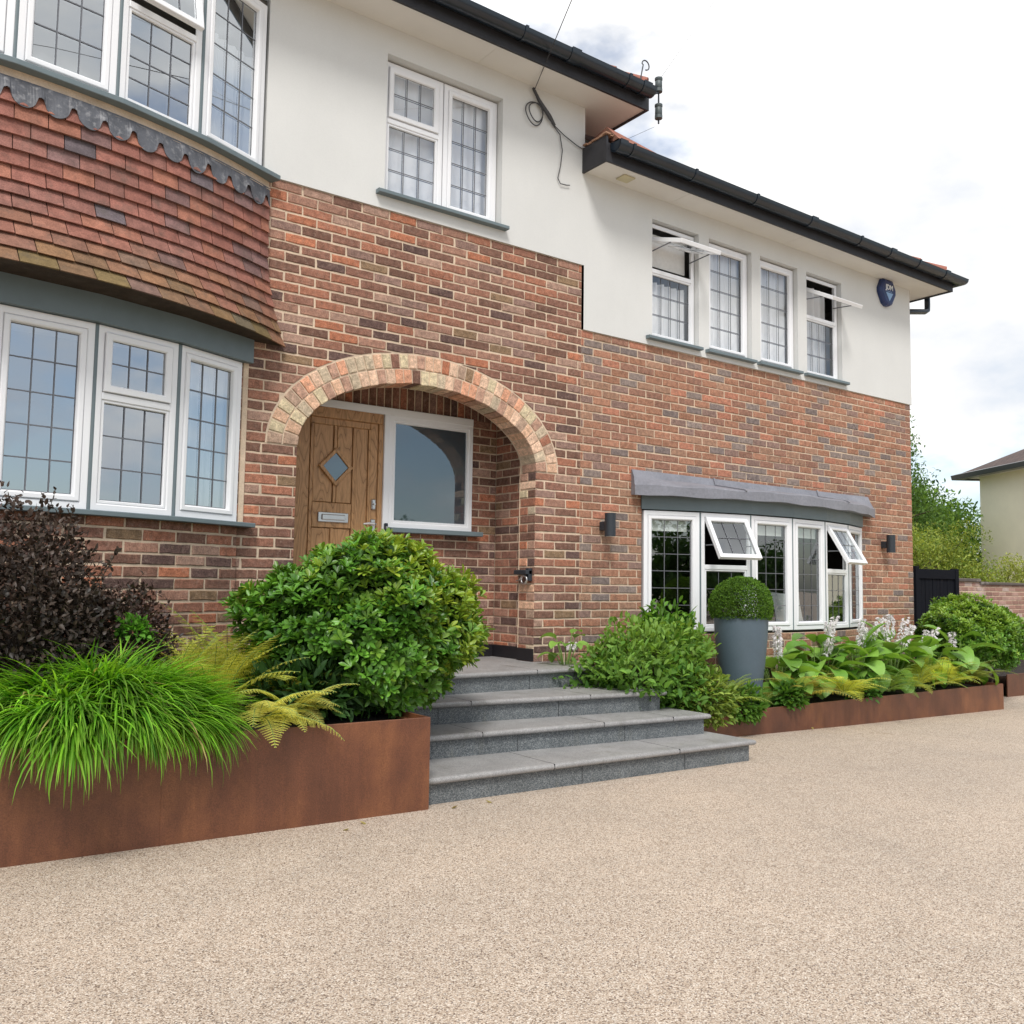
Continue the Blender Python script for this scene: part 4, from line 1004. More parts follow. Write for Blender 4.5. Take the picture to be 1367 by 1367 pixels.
# --- big whorled evergreen shrub
def whorl_shrub(c,rad,nros,L,W,col_a,col_b,tip,seed,name,label,cat='shrub',group=None,nl=7,low=-.55,stems=12,rootz=-3.13,tipside=(1,0,1),amp=.13,inner=.5,holes=.12,upb=.25):
    g=np.random.default_rng(seed); t=thing(name,(c[0],c[1],rootz),label,cat,group)
    lb=LB(); c=np.array(c); rad=np.array(rad)
    for layer,(k,m,dk) in enumerate(((1.0,nros,1.0),(.86,int(nros*.8),.72),(.68,int(nros*inner),.5))):  # inner layers coloured darker, standing in for shade inside the crown
        d=unit(g.normal(size=(m*2,3))); d=d[d[:,2]>low][:m]; m=len(d)
        r=lump(d,seed,amp)*lump(d,seed+5,holes,6.5)*(k+g.normal(size=m)*.035)
        P=c+d*rad*r[:,None]
        # lower part tucks in under the crown
        ax=unit(d/rad*.45+np.array([0,0,upb*3.0])+g.normal(size=(m,3))*.28)
        a=unit(np.cross(ax,g.normal(size=(m,3)))); b=np.cross(ax,a)
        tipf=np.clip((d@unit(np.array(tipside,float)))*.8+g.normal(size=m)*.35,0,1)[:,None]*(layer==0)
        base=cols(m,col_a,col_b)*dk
        for j in range(nl):
            th=2*PI*j/nl+g.random(m)*.7+ (j%2)*.3
            el=g.uniform(.35,1.15,size=m) if layer==0 else g.uniform(.1,.8,size=m)
            D=(a*np.cos(th)[:,None]+b*np.sin(th)[:,None])*np.cos(el)[:,None]+ax*np.sin(el)[:,None]
            N=ax*np.cos(el)[:,None]-(a*np.cos(th)[:,None]+b*np.sin(th)[:,None])*np.sin(el)[:,None]
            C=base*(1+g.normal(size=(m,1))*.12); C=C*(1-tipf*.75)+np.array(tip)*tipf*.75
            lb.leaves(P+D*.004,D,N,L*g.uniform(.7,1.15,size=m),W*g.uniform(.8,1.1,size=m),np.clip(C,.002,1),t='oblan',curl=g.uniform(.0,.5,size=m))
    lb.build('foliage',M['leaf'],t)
    sb=MB()
    for i in range(stems):
        d=Vector(g.normal(size=3)); d.z=abs(d.z)*.7+.35; d.normalize(); root=Vector((c[0]+g.normal()*.07,c[1]+g.normal()*.07,rootz-.02))
        end=Vector(c)+Vector((d.x*rad[0],d.y*rad[1],d.z*rad[2]))*.72; mid=root.lerp(end,.45)+Vector((g.normal()*.05,g.normal()*.05,.06))
        sb.tube([root,mid,end],[.014,.010,.003],6)
        for q in range(4):
            e2=end+Vector(g.normal(size=3)).normalized()*.12; sb.tube([mid.lerp(end,q/5),mid.lerp(end,.5).lerp(e2,.5),e2],[.006,.005,.002],5)
    sb.build('stem',M['stem'],t); return t
whorl_shrub((-2.635,-1.13,-2.625),(.68,.60,.51),2200,.068,.025,(.06,.175,.022),(.135,.31,.035),(.42,.50,.055),11,'evergreen_shrub','large rounded glossy evergreen shrub in the left planter in front of the oak door',low=-.86)
whorl_shrub((5.95,-.45,-2.90),(.72,.60,.46),3000,.052,.018,(.065,.17,.02),(.14,.31,.035),(.30,.44,.05),23,'evergreen_shrub','rounded bright green shrub at the far right end of the planter',low=-.8,rootz=-3.5,tipside=(-.3,-.3,1),inner=.35)

# --- clipped box ball in a tall pot
PX,PY=1.31,-.73
t=thing('tall_pot',(PX,PY,-3.42),'tall tapered blue grey pot standing in the right planter','pot')
b=MB(); b.lathe((PX,PY,-3.42),[(.135,0),(.150,.02),(.185,.2),(.212,.42),(.232,.62),(.243,.80),(.243,.815),(.238,.82),(.222,.82),(.218,.78),(.0,.775)],48); b.build('pot_body',M['pot'],t,ang=40)
b=MB(); b.lathe((PX,PY,-2.66),[(.215,0),(.215,.01)],24); b.build('compost',M['soil'],t)
t=thing('box_ball',(PX,PY,-2.64),'tightly clipped box topiary dome growing in the tall blue grey pot','topiary')
lb=LB()
for k,m,dk in ((1.0,7500,1.0),(.94,4000,.6),(.86,2500,.35)):  # deeper leaf shells tinted down to imitate shade within the ball
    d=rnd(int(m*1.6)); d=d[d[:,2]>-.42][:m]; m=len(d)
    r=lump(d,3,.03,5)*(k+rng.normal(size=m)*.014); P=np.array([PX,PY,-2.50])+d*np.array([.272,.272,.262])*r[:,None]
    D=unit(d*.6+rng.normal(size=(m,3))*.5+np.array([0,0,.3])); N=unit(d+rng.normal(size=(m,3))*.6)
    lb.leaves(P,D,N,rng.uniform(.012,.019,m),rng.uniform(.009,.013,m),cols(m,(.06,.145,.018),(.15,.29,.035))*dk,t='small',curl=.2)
lb.build('foliage',M['softleaf'],t)
b=MB(); 
for i in range(7): 
    a=i*.9; b.tube([(PX,PY,-2.66),(PX+.03*math.cos(a),PY+.03*math.sin(a),-2.58),(PX+.15*math.cos(a),PY+.15*math.sin(a),-2.45)],[.012,.009,.003],6)
b.build('stem',M['stem'],t)

# --- fountain grass spilling over the rusted planter
def grass(c,n,label,spread,L,seed,ca,cb,zr):
    g=np.random.default_rng(seed); t=thing('ornamental_grass',(c[0],c[1],zr),label,'grass clump')
    lb=LB(); c=np.array(c)
    for seg in range(1):
        nt_=64; ta=g.random(nt_)*2*PI; tr_=np.sqrt(g.random(nt_)); tid=g.integers(0,nt_,n); th=ta[tid]; rr=tr_[tid]
        P=np.stack([c[0]+rr*np.cos(th)*spread[0]+g.normal(size=n)*.018,c[1]+rr*np.sin(th)*spread[1]+g.normal(size=n)*.018,np.full(n,zr)+.17*(1-rr**2)+g.normal(size=n)*.01],-1)
        a2=g.random(n)*2*PI; sp=np.abs(g.normal(size=n))*.42
        v=np.stack([np.cos(th)*rr*.75+np.cos(a2)*sp,np.sin(th)*rr*.75+np.sin(a2)*sp-.12,np.full(n,.85)],-1); D=unit(v); th2=np.arctan2(D[:,1],D[:,0])
        out=np.stack([np.cos(th2),np.sin(th2),np.zeros(n)],-1); B=np.cross(D,out); N=unit(np.cross(B+1e-6,D)); N=np.where((N[:,2:3]>0),N,-N)
        cu=g.uniform(.8,2.4,n)
        Ls=L*g.uniform(.55,1.15,n)*(.8+.4*g.random(nt_))[tid]
        C=cols(n,ca,cb,jit=.28); dry=(g.random(n)<.02)[:,None]; C=np.where(dry,np.array([.42,.36,.14]),C); rl=np.array(TPL['blade'][0])[None,:,None]**3*g.random((n,1,1))*.35; C=(C[:,None,:]*(1-rl)+np.array([.45,.50,.14])*rl); C=np.repeat(C,3,axis=1).reshape(-1,3); lb.leaves(P,D,N,Ls,g.uniform(.009,.0145,n),C,t='blade',curl=cu)
    lb.build('foliage',M['softleaf'],t); return t
GA=(.05,.19,.01); GB_=(.22,.50,.03)
grass((-4.33,-1.52,0),7600,'bright green fountain grass spilling over the left planter',(.49,.22),.36,5,GA,GB_,-3.07)

# --- ferns
def fern(c,n,L,label,seed,ca,cb,zr,group=None,face=None,lean=(.5,1.1),name='fern',bend=1.15):
    g=np.random.default_rng(seed); t=thing(name,(c[0],c[1],zr),label,'fern',group); lb=LB(); sb=MB()
    for i in range(n):
        az=(2*PI*i/n+g.normal()*.25) if face is None else face+g.normal()*.85
        le=g.uniform(*lean); Lf=L*g.uniform(.7,1.1); S=22; p=np.array([c[0]+g.normal()*.03,c[1]+g.normal()*.03,zr]); pts=[];tan=[]
        h=np.array([math.cos(az),math.sin(az),0]); roll=g.normal()*.25; base=cols(1,ca,cb)[0]
        for k in range(S+1):
            a=le+(k/S)**1.3*g.uniform(.9,1.2)*bend; d=h*math.sin(a)+np.array([0,0,math.cos(a)]); pts.append(p.copy()); tan.append(d); p=p+d*Lf/S
        pts=np.array(pts);tan=np.array(tan); side=unit(np.cross(tan[0],[0,0,1])+1e-6); nrm=unit(np.cross(side,tan)); nrm=np.where(nrm[:,2:3]>0,nrm,-nrm)
        sb.tube([tuple(q) for q in pts[::3]]+[tuple(pts[-1])],[.0028-.0002*j for j in range(len(pts[::3])+1)],4)
        kk=np.linspace(2.6,S-.1,21); Pp=np.stack([np.interp(kk,range(S+1),pts[:,j]) for j in range(3)],-1); Tt=unit(np.stack([np.interp(kk,range(S+1),tan[:,j]) for j in range(3)],-1)); Nn=unit(np.stack([np.interp(kk,range(S+1),nrm[:,j]) for j in range(3)],-1))
        f=(kk-2.6)/(S-2.7); pl=Lf*.29*np.clip(np.minimum((f+.12)*2.6,1),0,1)*(1-f)**.75+.006
        for sg in (-1,1):
            D=unit(side*sg+Tt*.35-Nn*g.uniform(.0,.35)+g.normal(size=(21,3))*.05)
            # each pinna as a row of little pinnules
            for q in np.linspace(.06,.95,11):
                Q=Pp+D*(pl*q)[:,None]; wl=pl*.105*(1-q*.65)+.0022
                for s2 in (-1,1):
                    D2=unit(Tt*s2+D*.45); lb.leaves(Q,D2,Nn+g.normal(size=Nn.shape)*.12,wl,wl*.62,np.repeat(base[None]*g.uniform(.85,1.15),21,0),t='small',curl=.3)
    lb.build('frond',M['softleaf'],t); sb.build('stem',M['greenstem'],t); return t
FG='ferns in the planters'
GO=(.32,.38,.04); GY=(.58,.60,.12); GN=(.13,.23,.03)
fern((-3.62,-1.15),24,.62,'golden fern between the dark purple shrub and the big evergreen',31,GY,(.66,.68,.14),-3.1,FG,lean=(.05,.75),bend=.95)
fern((-3.45,-.90),24,.70,'golden fern standing against the brickwork left of the big evergreen',32,GO,GY,-3.1,FG,lean=(.05,.65),bend=.9)
fern((-3.86,-1.05),20,.60,'dull golden fern half hidden between purple shrub and grass',33,GO,GY,-3.1,FG,lean=(.05,.65),bend=.9)
fern((-3.30,-1.22),12,.46,'golden fern arching in front of the left side of the big evergreen',37,(.22,.27,.03),GY,-3.0,FG)
fern((-3.36,-1.55),14,.40,'pale yellow fern arching over the planter edge beside the grass',34,GY,(.52,.50,.14),-3.04,FG,face=-1.3,lean=(.6,1.3))
fern((-3.58,-1.66),11,.40,'yellow fern drooping at the right hand edge of the fountain grass',35,GY,(.50,.48,.13),-3.05,FG,face=-1.0,lean=(.7,1.4))
fern((.86,-.93),10,.46,'upright yellow green fern leaning on the tall pot',36,(.17,.26,.035),(.32,.40,.07),-3.34,FG,face=-.3,lean=(.2,1.0))
for i,(x,y,lab,ca,cb) in enumerate(((1.90,-.86,'bronze tinted fern just right of the tall pot',(.20,.19,.03),(.33,.30,.06)),(2.55,-.9,'small yellow fern drooping over the rusted edge below the first hosta',GO,GY),
   (3.25,-.88,'green fern in front of the middle hostas',(.08,.16,.02),(.18,.26,.035)),(3.85,-.88,'broad yellow green fern with long fronds over the planter edge',(.2,.26,.03),(.36,.38,.06)),
   (4.45,-.86,'yellow fern near the last hosta at the right',GO,GY),(5.0,-.82,'low dull fern beneath the large right hosta leaves',(.09,.13,.02),(.2,.22,.04)))):
    fern((x,y-.04),20,.54,lab,40+i,tuple(q*1.25 for q in ca),tuple(q*1.25 for q in cb),-3.35,FG,face=None,lean=(.3,1.15))

# --- hostas with flower spikes
def hosta(c,n,L,label,seed,zr,spikes,lean=(.25,1.0)):
    g=np.random.default_rng(seed); t=thing('hosta',(c[0],c[1],zr),label,'hosta','hostas in the right planter')
    lb=LB(); sb=MB()
    for i in range(n):
        az=i*2.4+g.normal()*.3; le=.12+.85*(i/n)+g.normal()*.08; pet=min(.62,L*g.uniform(1.15,1.95)*(1.0-.5*i/n)); h=Vector((math.cos(az),math.sin(az),0))
        d=h*math.sin(le)+Vector((0,0,math.cos(le))); a0=Vector((c[0],c[1],zr))+h*.03; a1=a0+d*pet*.8+Vector((0,0,.04)); sb.tube([a0,a0.lerp(a1,.5)+Vector((0,0,.03)),a1],[.006,.005,.0035],5)
        dl=(h*math.sin(le+.55)+Vector((0,0,math.cos(le+.55)))); dl=np.array(dl)[None]; nn=np.array(-h*math.cos(le+.55)+Vector((0,0,math.sin(le+.55))))[None]
        C=cols(1,(.12,.28,.035),(.24,.43,.08)); lb.leaves(np.array(a1)[None],dl+g.normal(size=(1,3))*.12,nn+g.normal(size=(1,3))*.2,L*g.uniform(.7,1.0),L*g.uniform(.5,.68),C,t='broad',curl=np.array([g.uniform(.7,1.9)]))
    lb.build('leaf',M['hosta'],t); sb.build('stem',M['greenstem'],t)
    for (dx,dy,H) in spikes:
        H*=.84; s2=MB(); root=Vector((c[0],c[1],zr)); tip=Vector((c[0]+dx,c[1]+dy,zr+H)); mid=root.lerp(tip,.55)+Vector((-dx*.1,-dy*.1,.03)); s2.tube([root,mid,tip],[.005,.004,.002],5); o=s2.build('flower_stalk',M['greenstem'],t)
        fb_=LB(); m=64; f=g.random(m)**.8; P=np.array(mid)[None]*(1-(.25+.75*f))[:,None]+np.array(tip)[None]*(.25+.75*f)[:,None]
        az=g.random(m)*2*PI; out=np.stack([np.cos(az),np.sin(az),np.full(m,-.3)],-1)
        for q in range(5):   # flared bell of petals
            D=unit(out+g.normal(size=(m,3))*.22+np.array([0,0,-.45])); fb_.leaves(P+unit(out)*.018,D,unit(rnd(m)),g.uniform(.024,.042,m),g.uniform(.009,.015,m),cols(m,(.86,.82,.84),(.95,.94,.94),jit=.05),t='small',curl=g.uniform(-.9,.2,m))
        fb_.build('flower_spike',M['petal'],o)
    return t
def hostamat():
    m=leafmat('hosta_leaf',.42,.3,.45,vs=5,var=.12); nt=m.node_tree; p=[n for n in nt.nodes if n.type=='BSDF_PRINCIPLED'][0]
    n=noise(nt,26,3,.5); b=nd(nt,'ShaderNodeBump'); b.inputs['Strength'].default_value=.35; b.inputs['Distance'].default_value=.01; nt.links.new(n.outputs[0],b.inputs['Height']); nt.links.new(b.outputs[0],p.inputs['Normal']); return m
M['hosta']=hostamat()
HS=[((1.98,-.62),30,.33,'hosta with drooping pointed leaves immediately right of the tall pot',51,-3.40,[(-.12,-.08,.86),(-.20,-.15,.74)]),
    ((2.62,-.6),34,.35,'hosta under the middle of the bow window with pale lilac spikes',52,-3.40,[(.06,-.1,.90),(.22,-.06,.96),(-.08,-.22,.72)]),
    ((3.25,-.62),34,.36,'dense hosta at the centre of the bed with upright leaves and clustered spikes',53,-3.40,[(.12,0,.92),(.3,-.1,.94),(0,-.1,.82)]),
    ((3.92,-.60),34,.36,'hosta right of centre with broad ribbed leaves and crowded spikes',54,-3.42,[(-.1,.02,.94),(.1,.05,.99),(.28,-.02,.95),(.36,-.05,.86)]),
    ((4.60,-.60),28,.35,'hosta with tall flower spike in front of the right end of the wall',55,-3.44,[(.25,0,.83),(.05,.0,.80)]),
    ((5.12,-.66),14,.38,'hosta at the right hand end whose large leaves hang over the planter edge',56,-3.44,[(.42,.0,.72),(.15,.1,.76),(.62,-.05,.80)])]
for a in HS: hosta(*a)
hosta((-.42,-.33),12,.17,'small low hosta beside the top step with one pale spike',57,-3.02,[(.12,.04,.26)],)

# --- loose leafy shrubs
def bushy(c,rad,n,L,W,label,seed,ca,cb,zr,name='leafy_shrub',cat='shrub',tplt='ovate',low=-.5,twigs=26,mat='softleaf',dark=.5,amp=.25,top=None,upb=.5,shoot=0,group=None,inner=.7,stemmat='stem'):
    g=np.random.default_rng(seed); t=thing(name,(c[0],c[1],zr),label,cat,group); lb=LB(); c=np.array(c);rad=np.array(rad)
    for k,m,dk in ((1,n,1),(.82,int(n*inner),.8),(.6,int(n*inner*.6),.7)):  # leaf colour dimmed on the inner shells, as painted shade inside the bush
        d=unit(g.normal(size=(m*3,3))); d=d[d[:,2]>low][:m]; m=len(d)
        r=lump(d,seed,amp)*lump(d,seed+9,amp*.6,7)*(k+g.normal(size=m)*.07)
        P=c+d*rad*r[:,None]; P[:,2]=np.maximum(P[:,2],zr+.01)
        D=unit(d/rad*.35+np.array([0,0,upb])+g.normal(size=(m,3))*.75); N=unit(np.array([0,0,1.])+d*.6+g.normal(size=(m,3))*.5)
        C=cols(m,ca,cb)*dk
        if top is not None: q=np.clip(d[:,2:3]*.9+g.normal(size=(m,1))*.3,0,1); C=C*(1-q*.7)+np.array(top)*q*.7
        lb.leaves(P,D,N,L*g.uniform(.6,1.2,m),W*g.uniform(.7,1.15,m),C,t=tplt,curl=g.uniform(-.1,.7,m))
    sb=MB()
    for i in range(twigs):
        d=Vector(g.normal(size=3)); d.z=abs(d.z)+.2; d.normalize(); root=Vector((c[0]+g.normal()*rad[0]*.15,c[1]+g.normal()*rad[1]*.15,zr)); end=Vector(c)+Vector((d.x*rad[0],d.y*rad[1],d.z*rad[2]))*(1.0 if i>=shoot else 1.32); mid=root.lerp(end,.5)+Vector((g.normal()*.03,g.normal()*.03,.03))
        sb.tube([root,mid,end],[.008,.005,.0015],5)
        if i<shoot:
            m=26; f=g.uniform(.45,1,m)[:,None]; P=np.array(mid)*(1-f)+np.array(end)*f; D=unit(rnd(m)+np.array([0,0,.5])); lb.leaves(P,D,unit(rnd(m)+np.array([0,0,1])),L*g.uniform(.6,1,m),W*g.uniform(.7,1,m),cols(m,ca,cb),t=tplt,curl=.3)
    lb.build('foliage',M[mat],t); sb.build('stem',M[stemmat],t); return t
bushy((.04,-.74,-3.10),(.60,.42,.37),2300,.075,.034,'loose bright green leafy shrub spilling onto the right of the steps',61,(.06,.16,.025),(.16,.33,.05),-3.45,top=(.26,.42,.08),low=-.9,tplt='lance')
bushy((.47,-.98,-3.24),(.30,.20,.26),900,.065,.028,'small yellow green ground cover shrub tumbling over the planter corner by the lowest step',62,(.12,.21,.03),(.30,.40,.09),-3.45,low=-.9,tplt='lance')
bushy((.62,-.45,-2.98),(.28,.26,.42),650,.11,.034,'taller fresh green plant growing behind the tall pot',63,(.07,.20,.03),(.18,.36,.05),-3.45,tplt='lance',shoot=8)
bushy((2.95,-.93,-3.33),(.20,.08,.10),260,.05,.034,'low round leaved plant at the planter rim between two ferns',64,(.05,.15,.02),(.10,.24,.04),-3.42,tplt='ovate',twigs=6)
bushy((1.72,-.96,-3.33),(.16,.08,.13),200,.07,.045,'low leafy plant at the foot of the tall pot on the planter rim',65,(.06,.17,.02),(.12,.25,.04),-3.42,tplt='ovate',twigs=6)
bushy((1.02,-1.02,-3.35),(.22,.10,.14),320,.065,.03,'trailing green plant hanging over the rusted edge left of the tall pot',66,(.07,.18,.02),(.15,.29,.05),-3.45,tplt='lance',low=-.95,twigs=6)
# purple leaved shrub
bushy((-4.66,-1.02,-2.60),(.55,.46,.57),6200,.034,.019,'tall dark purple leaved shrub under the left bow window',71,(.018,.016,.012),(.055,.038,.026),-3.13,name='purple_shrub',tplt='ovate',mat='darkleaf',low=-.8,twigs=40,amp=.16,shoot=16,top=(.07,.042,.03),inner=.8)
bushy((-4.08,-.82,-2.72),(.34,.28,.31),2200,.030,.017,'lower dark purple shrub beside the tall one',72,(.018,.012,.012),(.055,.034,.028),-3.13,name='purple_shrub',tplt='ovate',mat='darkleaf',low=-.8,twigs=24,amp=.2,shoot=7,top=(.09,.045,.03))
bushy((-4.05,-1.12,-2.62),(.08,.06,.06),130,.035,.024,'little bright green sprig in front of the purple shrub',73,(.10,.30,.03),(.17,.42,.05),-3.0,name='green_sprig',cat='plant',twigs=4)
bushy((-3.12,-1.35,-2.98),(.32,.26,.17),420,.10,.035,'dark green low foliage at the foot of the big evergreen',74,(.025,.075,.02),(.06,.14,.03),-3.12,tplt='lance',twigs=8)
bushy((-5.35,-1.2,-2.6),(.5,.45,.5),1500,.05,.026,'purple shrub at the left end of the planter',75,(.02,.012,.012),(.06,.03,.026),-3.13,name='purple_shrub',tplt='ovate',mat='darkleaf',low=-.8,twigs=14)

# --- a few fallen leaves along the planters
def fallen(pts,seed):
    for i,(x,y,z) in enumerate(pts):
        lb=LB(); lb.leaves(np.array([[x,y,z+.004]]),unit(rng.normal(size=(1,3))*np.array([1,1,.05])),np.array([[0,0,1.]]),.045,.022,cols(1,(.20,.15,.05),(.36,.32,.12)),t='lance',curl=-.5)
        o=lb.build('fallen_leaf',M['softleaf']); tag(o,FL[i],'leaf','fallen leaves on the driveway')
FL=['curled brown leaf lying where the lowest step meets the driveway, left one','curled pale leaf lying against the lowest step, right one','small dry leaf on the gravel below the joint in the left planter','small dry leaf on the gravel near the middle of the left planter','small pale leaf on the gravel under the right planter']
fallen([(-2.50,-1.85,-3.60),(-2.22,-1.86,-3.60),(-3.05,-1.90,-3.60),(-3.2,-1.93,-3.60),(1.9,-1.06,-3.61)],3)

# ------------------------------------------------------------------ beyond the house
t=thing('garden_gate',(8.6,1.5,-3.7),'black vertical boarded gate beside the right corner of the house','gate')
b=MB()
for i in range(10): b.box(8.10+i*.108,8.10+i*.108+.10,1.49+.004*(i%2),1.52,-3.62,-2.02+random.uniform(-.004,.004),bev=.004)
b.build('board',M['gate'],t)
b=MB(); b.box(8.08,9.19,1.47,1.49,-2.14,-1.99,bev=.004); b.box(8.0,8.10,1.46,1.56,-3.75,-1.95,bev=.005); b.box(9.17,9.27,1.46,1.56,-3.75,-1.97,bev=.005); b.box(5.45,8.0,1.49,1.52,-3.7,-2.0); b.build('frame',M['gate'],t)
NB=[((.30,.17,.135),3),((.33,.19,.15),3),((.38,.24,.20),2),((.44,.34,.30),1),((.27,.15,.12),2)]
t=MB(); lay(t,[(9.30,1.5),(16,1.5)],-3.75,-2.175,.225,NB,joint=.014,depth=.02)
t.poly([(9.29,1.506,-3.8),(16,1.506,-3.8),(16,1.506,-2.17),(9.29,1.506,-2.17)],(1,1,1),1)
t.box(9.28,10.0,1.47,1.74,-2.17,-2.115,(.10,.085,.075),0,.01)
t.box(10.0,16.0,1.47,1.74,-2.215,-2.165,(.10,.085,.075),0,.01); t.box(9.29,16,1.51,1.72,-3.8,-2.18,(.3,.2,.15))
tag(t.build('garden_wall',[pmat('whitened_brick',attr=True,rough=.9,var=.2,vs=6,dirt=((.62,.56,.52),1.6,.75),bump=.4,bs=60),M['mortar']]),'weathered whitened brick garden wall with dark coping at the far right','wall')
# neighbour's house
P0=Vector((18.6,5.8)); dv=Vector((-.51,-.86)).normalized(); nv=Vector((dv.y,-dv.x))   # nv points left
if nv.dot(Vector((-1,.3)))<0: nv=-nv
nh=thing('neighbour_house',(P0.x,P0.y,-3.7),'pale yellow rendered house with brown tiled hip roof beyond the garden wall','house')
A=P0; B=P0+dv*9; iv=-nv; C_=B+iv*8; D_=P0+iv*8
b=MB()
for (p,q) in ((A,B),(B,C_),(C_,D_),(D_,A)): b.poly([(p.x,p.y,-3.8),(q.x,q.y,-3.8),(q.x,q.y,.655),(p.x,p.y,.655)])
b.build('wall',M['yrender'],nh)
e=.38; ez=.66
a=A-dv*e+nv*e; b2=B+dv*e+nv*e; c=C_+dv*e-nv*e; d=D_-dv*e-nv*e; hw=(8+2*e)/2
r1=(a+d)/2+dv*hw; r2=(b2+c)/2-dv*hw; zr_=ez+.1+hw*.50
o=roofobj('roof',[[(q[0],q[1]-0,q[2]) for q in P] for P in ([(a.x,a.y,ez+.1),(b2.x,b2.y,ez+.1),(r2.x,r2.y,zr_),(r1.x,r1.y,zr_)],[(d.x,d.y,ez+.1),(a.x,a.y,ez+.1),(r1.x,r1.y,zr_)],[(b2.x,b2.y,ez+.1),(c.x,c.y,ez+.1),(r2.x,r2.y,zr_)],[(c.x,c.y,ez+.1),(d.x,d.y,ez+.1),(r1.x,r1.y,zr_),(r2.x,r2.y,zr_)])],M['rooftile2'],nh)
o.location=(-P0.x,-P0.y,3.7)
b=MB(); b.poly([(q.x,q.y,ez-.01) for q in (a,b2,c,d)]); b.build('soffit',M['soffit'],nh)
b=MB(); b.sweep([tuple(q) for q in (a,b2,c,d)],[(0,ez-.04),(.10,ez-.04),(.12,ez+.08),(0,ez+.12)],loop=True,closed=True); b.sweep([tuple(q) for q in (a,b2,c,d)][::-1],[(0,ez-.04),(.10,ez-.04),(.12,ez+.08),(0,ez+.12)],loop=True,closed=True); b.build('gutter',M['black'],nh)

# trees
def tree(c,zt,rad,n,L,label,seed,ca,cb,name='tree',clumps=22,cr=.42,trunk=.12,base=-3.7,droop=0,W=.5,th=None,dens=1.0,lo=-.6,group='trees beyond the garden wall'):
    g=np.random.default_rng(seed); t=thing(name,(c[0],c[1],base),label,'tree',group); lb=LB(); cc=np.array([c[0],c[1],zt-rad[2]]); rad=np.array(rad)
    sb=MB(); k=0; per=n//clumps; Vw=Vector
    sb.tube([(c[0],c[1],base),(c[0]+.05,c[1],base+(cc[2]-base)*.5),(c[0],c[1],cc[2]+rad[2]*.5)],[trunk,trunk*.7,trunk*.2],8)
    for i in range(clumps):
        d=unit(g.normal(size=3)); 
        if d[2]<lo: d[2]=-d[2]
        p=cc+d*rad*g.uniform(.35,.92); r=rad.mean()*cr*g.uniform(.7,1.3)
        q=unit(g.normal(size=(per,3)))*(g.random((per,1))**.45)*np.array([r,r,r*(.75 if not droop else 1.3)]); P=p+q
        if droop: P[:,2]-=droop*g.random(per)*np.linalg.norm(q[:,:2],axis=1)
        D=unit(g.normal(size=(per,3))+np.array([0,0,-.3 if droop else .2])); N=unit(g.normal(size=(per,3))*.6+np.array([0,0,1]))
        C=cols(per,ca,cb)*g.uniform(.75,1.25)
        lb.leaves(P,D,N,L*g.uniform(.6,1.3,per),L*W*g.uniform(.7,1.2,per),C,t='quad',curl=.3)
        s0=Vector((c[0],c[1],base+(cc[2]-base)*g.uniform(.5,.95))); e_=Vector(p); sb.tube([s0,s0.lerp(e_,.5)+Vector((0,0,.1)),e_],[trunk*.35,trunk*.2,trunk*.06],5)
    lb.build('crown',M['softleaf'],t); sb.build('trunk',M['stem'],t); return t
tree((14.4,5.6),1.75,(.95,1.2,2.3),8500,.07,'feathery drooping birch rising above the hedge beside the house corner',81,(.05,.11,.025),(.12,.22,.05),name='birch_tree',clumps=24,cr=.30,droop=1.1,trunk=.09)
tree((18.0,7.6),.80,(2.6,2.2,2.3),24000,.11,'mid green rounded tree behind the golden shrub',82,(.06,.14,.02),(.16,.28,.04),clumps=60,cr=.34)
tree((24.0,11.2),1.5,(3.4,2.6,3.0),20000,.14,'dark green tree partly hidden by the neighbouring house',83,(.018,.06,.015),(.05,.13,.03),clumps=60,cr=.34)
tree((13.0,4.2),-.55,(2.3,1.1,1.5),19000,.062,'golden green bush leaning over the garden wall',84,(.14,.22,.035),(.32,.38,.08),name='golden_bush',clumps=44,cr=.36,trunk=.06)
tree((15.9,4.0),-1.5,(1.6,.9,1.0),6500,.055,'straggly pale green bush in front of the yellow house',85,(.20,.26,.05),(.38,.42,.12),name='golden_bush',clumps=22,cr=.28,trunk=.05)
# wood across the road behind the viewer, seen reflected in the windows
lb=LB(); g=np.random.default_rng(90)
for i in range(60):
    x=-40+i*1.6+g.normal()*.6; y=-34+g.normal()*3; h=g.uniform(2.6,5.6); r=g.uniform(1.6,2.6); m=1200
    q=unit(g.normal(size=(m,3)))*(g.random((m,1))**.4)*np.array([r,r,h/2]); P=np.array([x,y,-3.6+h/2])+q
    lb.leaves(P,unit(g.normal(size=(m,3))),unit(g.normal(size=(m,3))*.6+np.array([0,0,1])),g.uniform(.18,.4,m),g.uniform(.12,.25,m),cols(m,(.02,.06,.012),(.06,.13,.03)),t='quad',curl=.3)
o=lb.build('roadside_wood',M['softleaf']); tag(o,'dark green wood across the road, seen reflected in the windows','wood',kind='stuff')

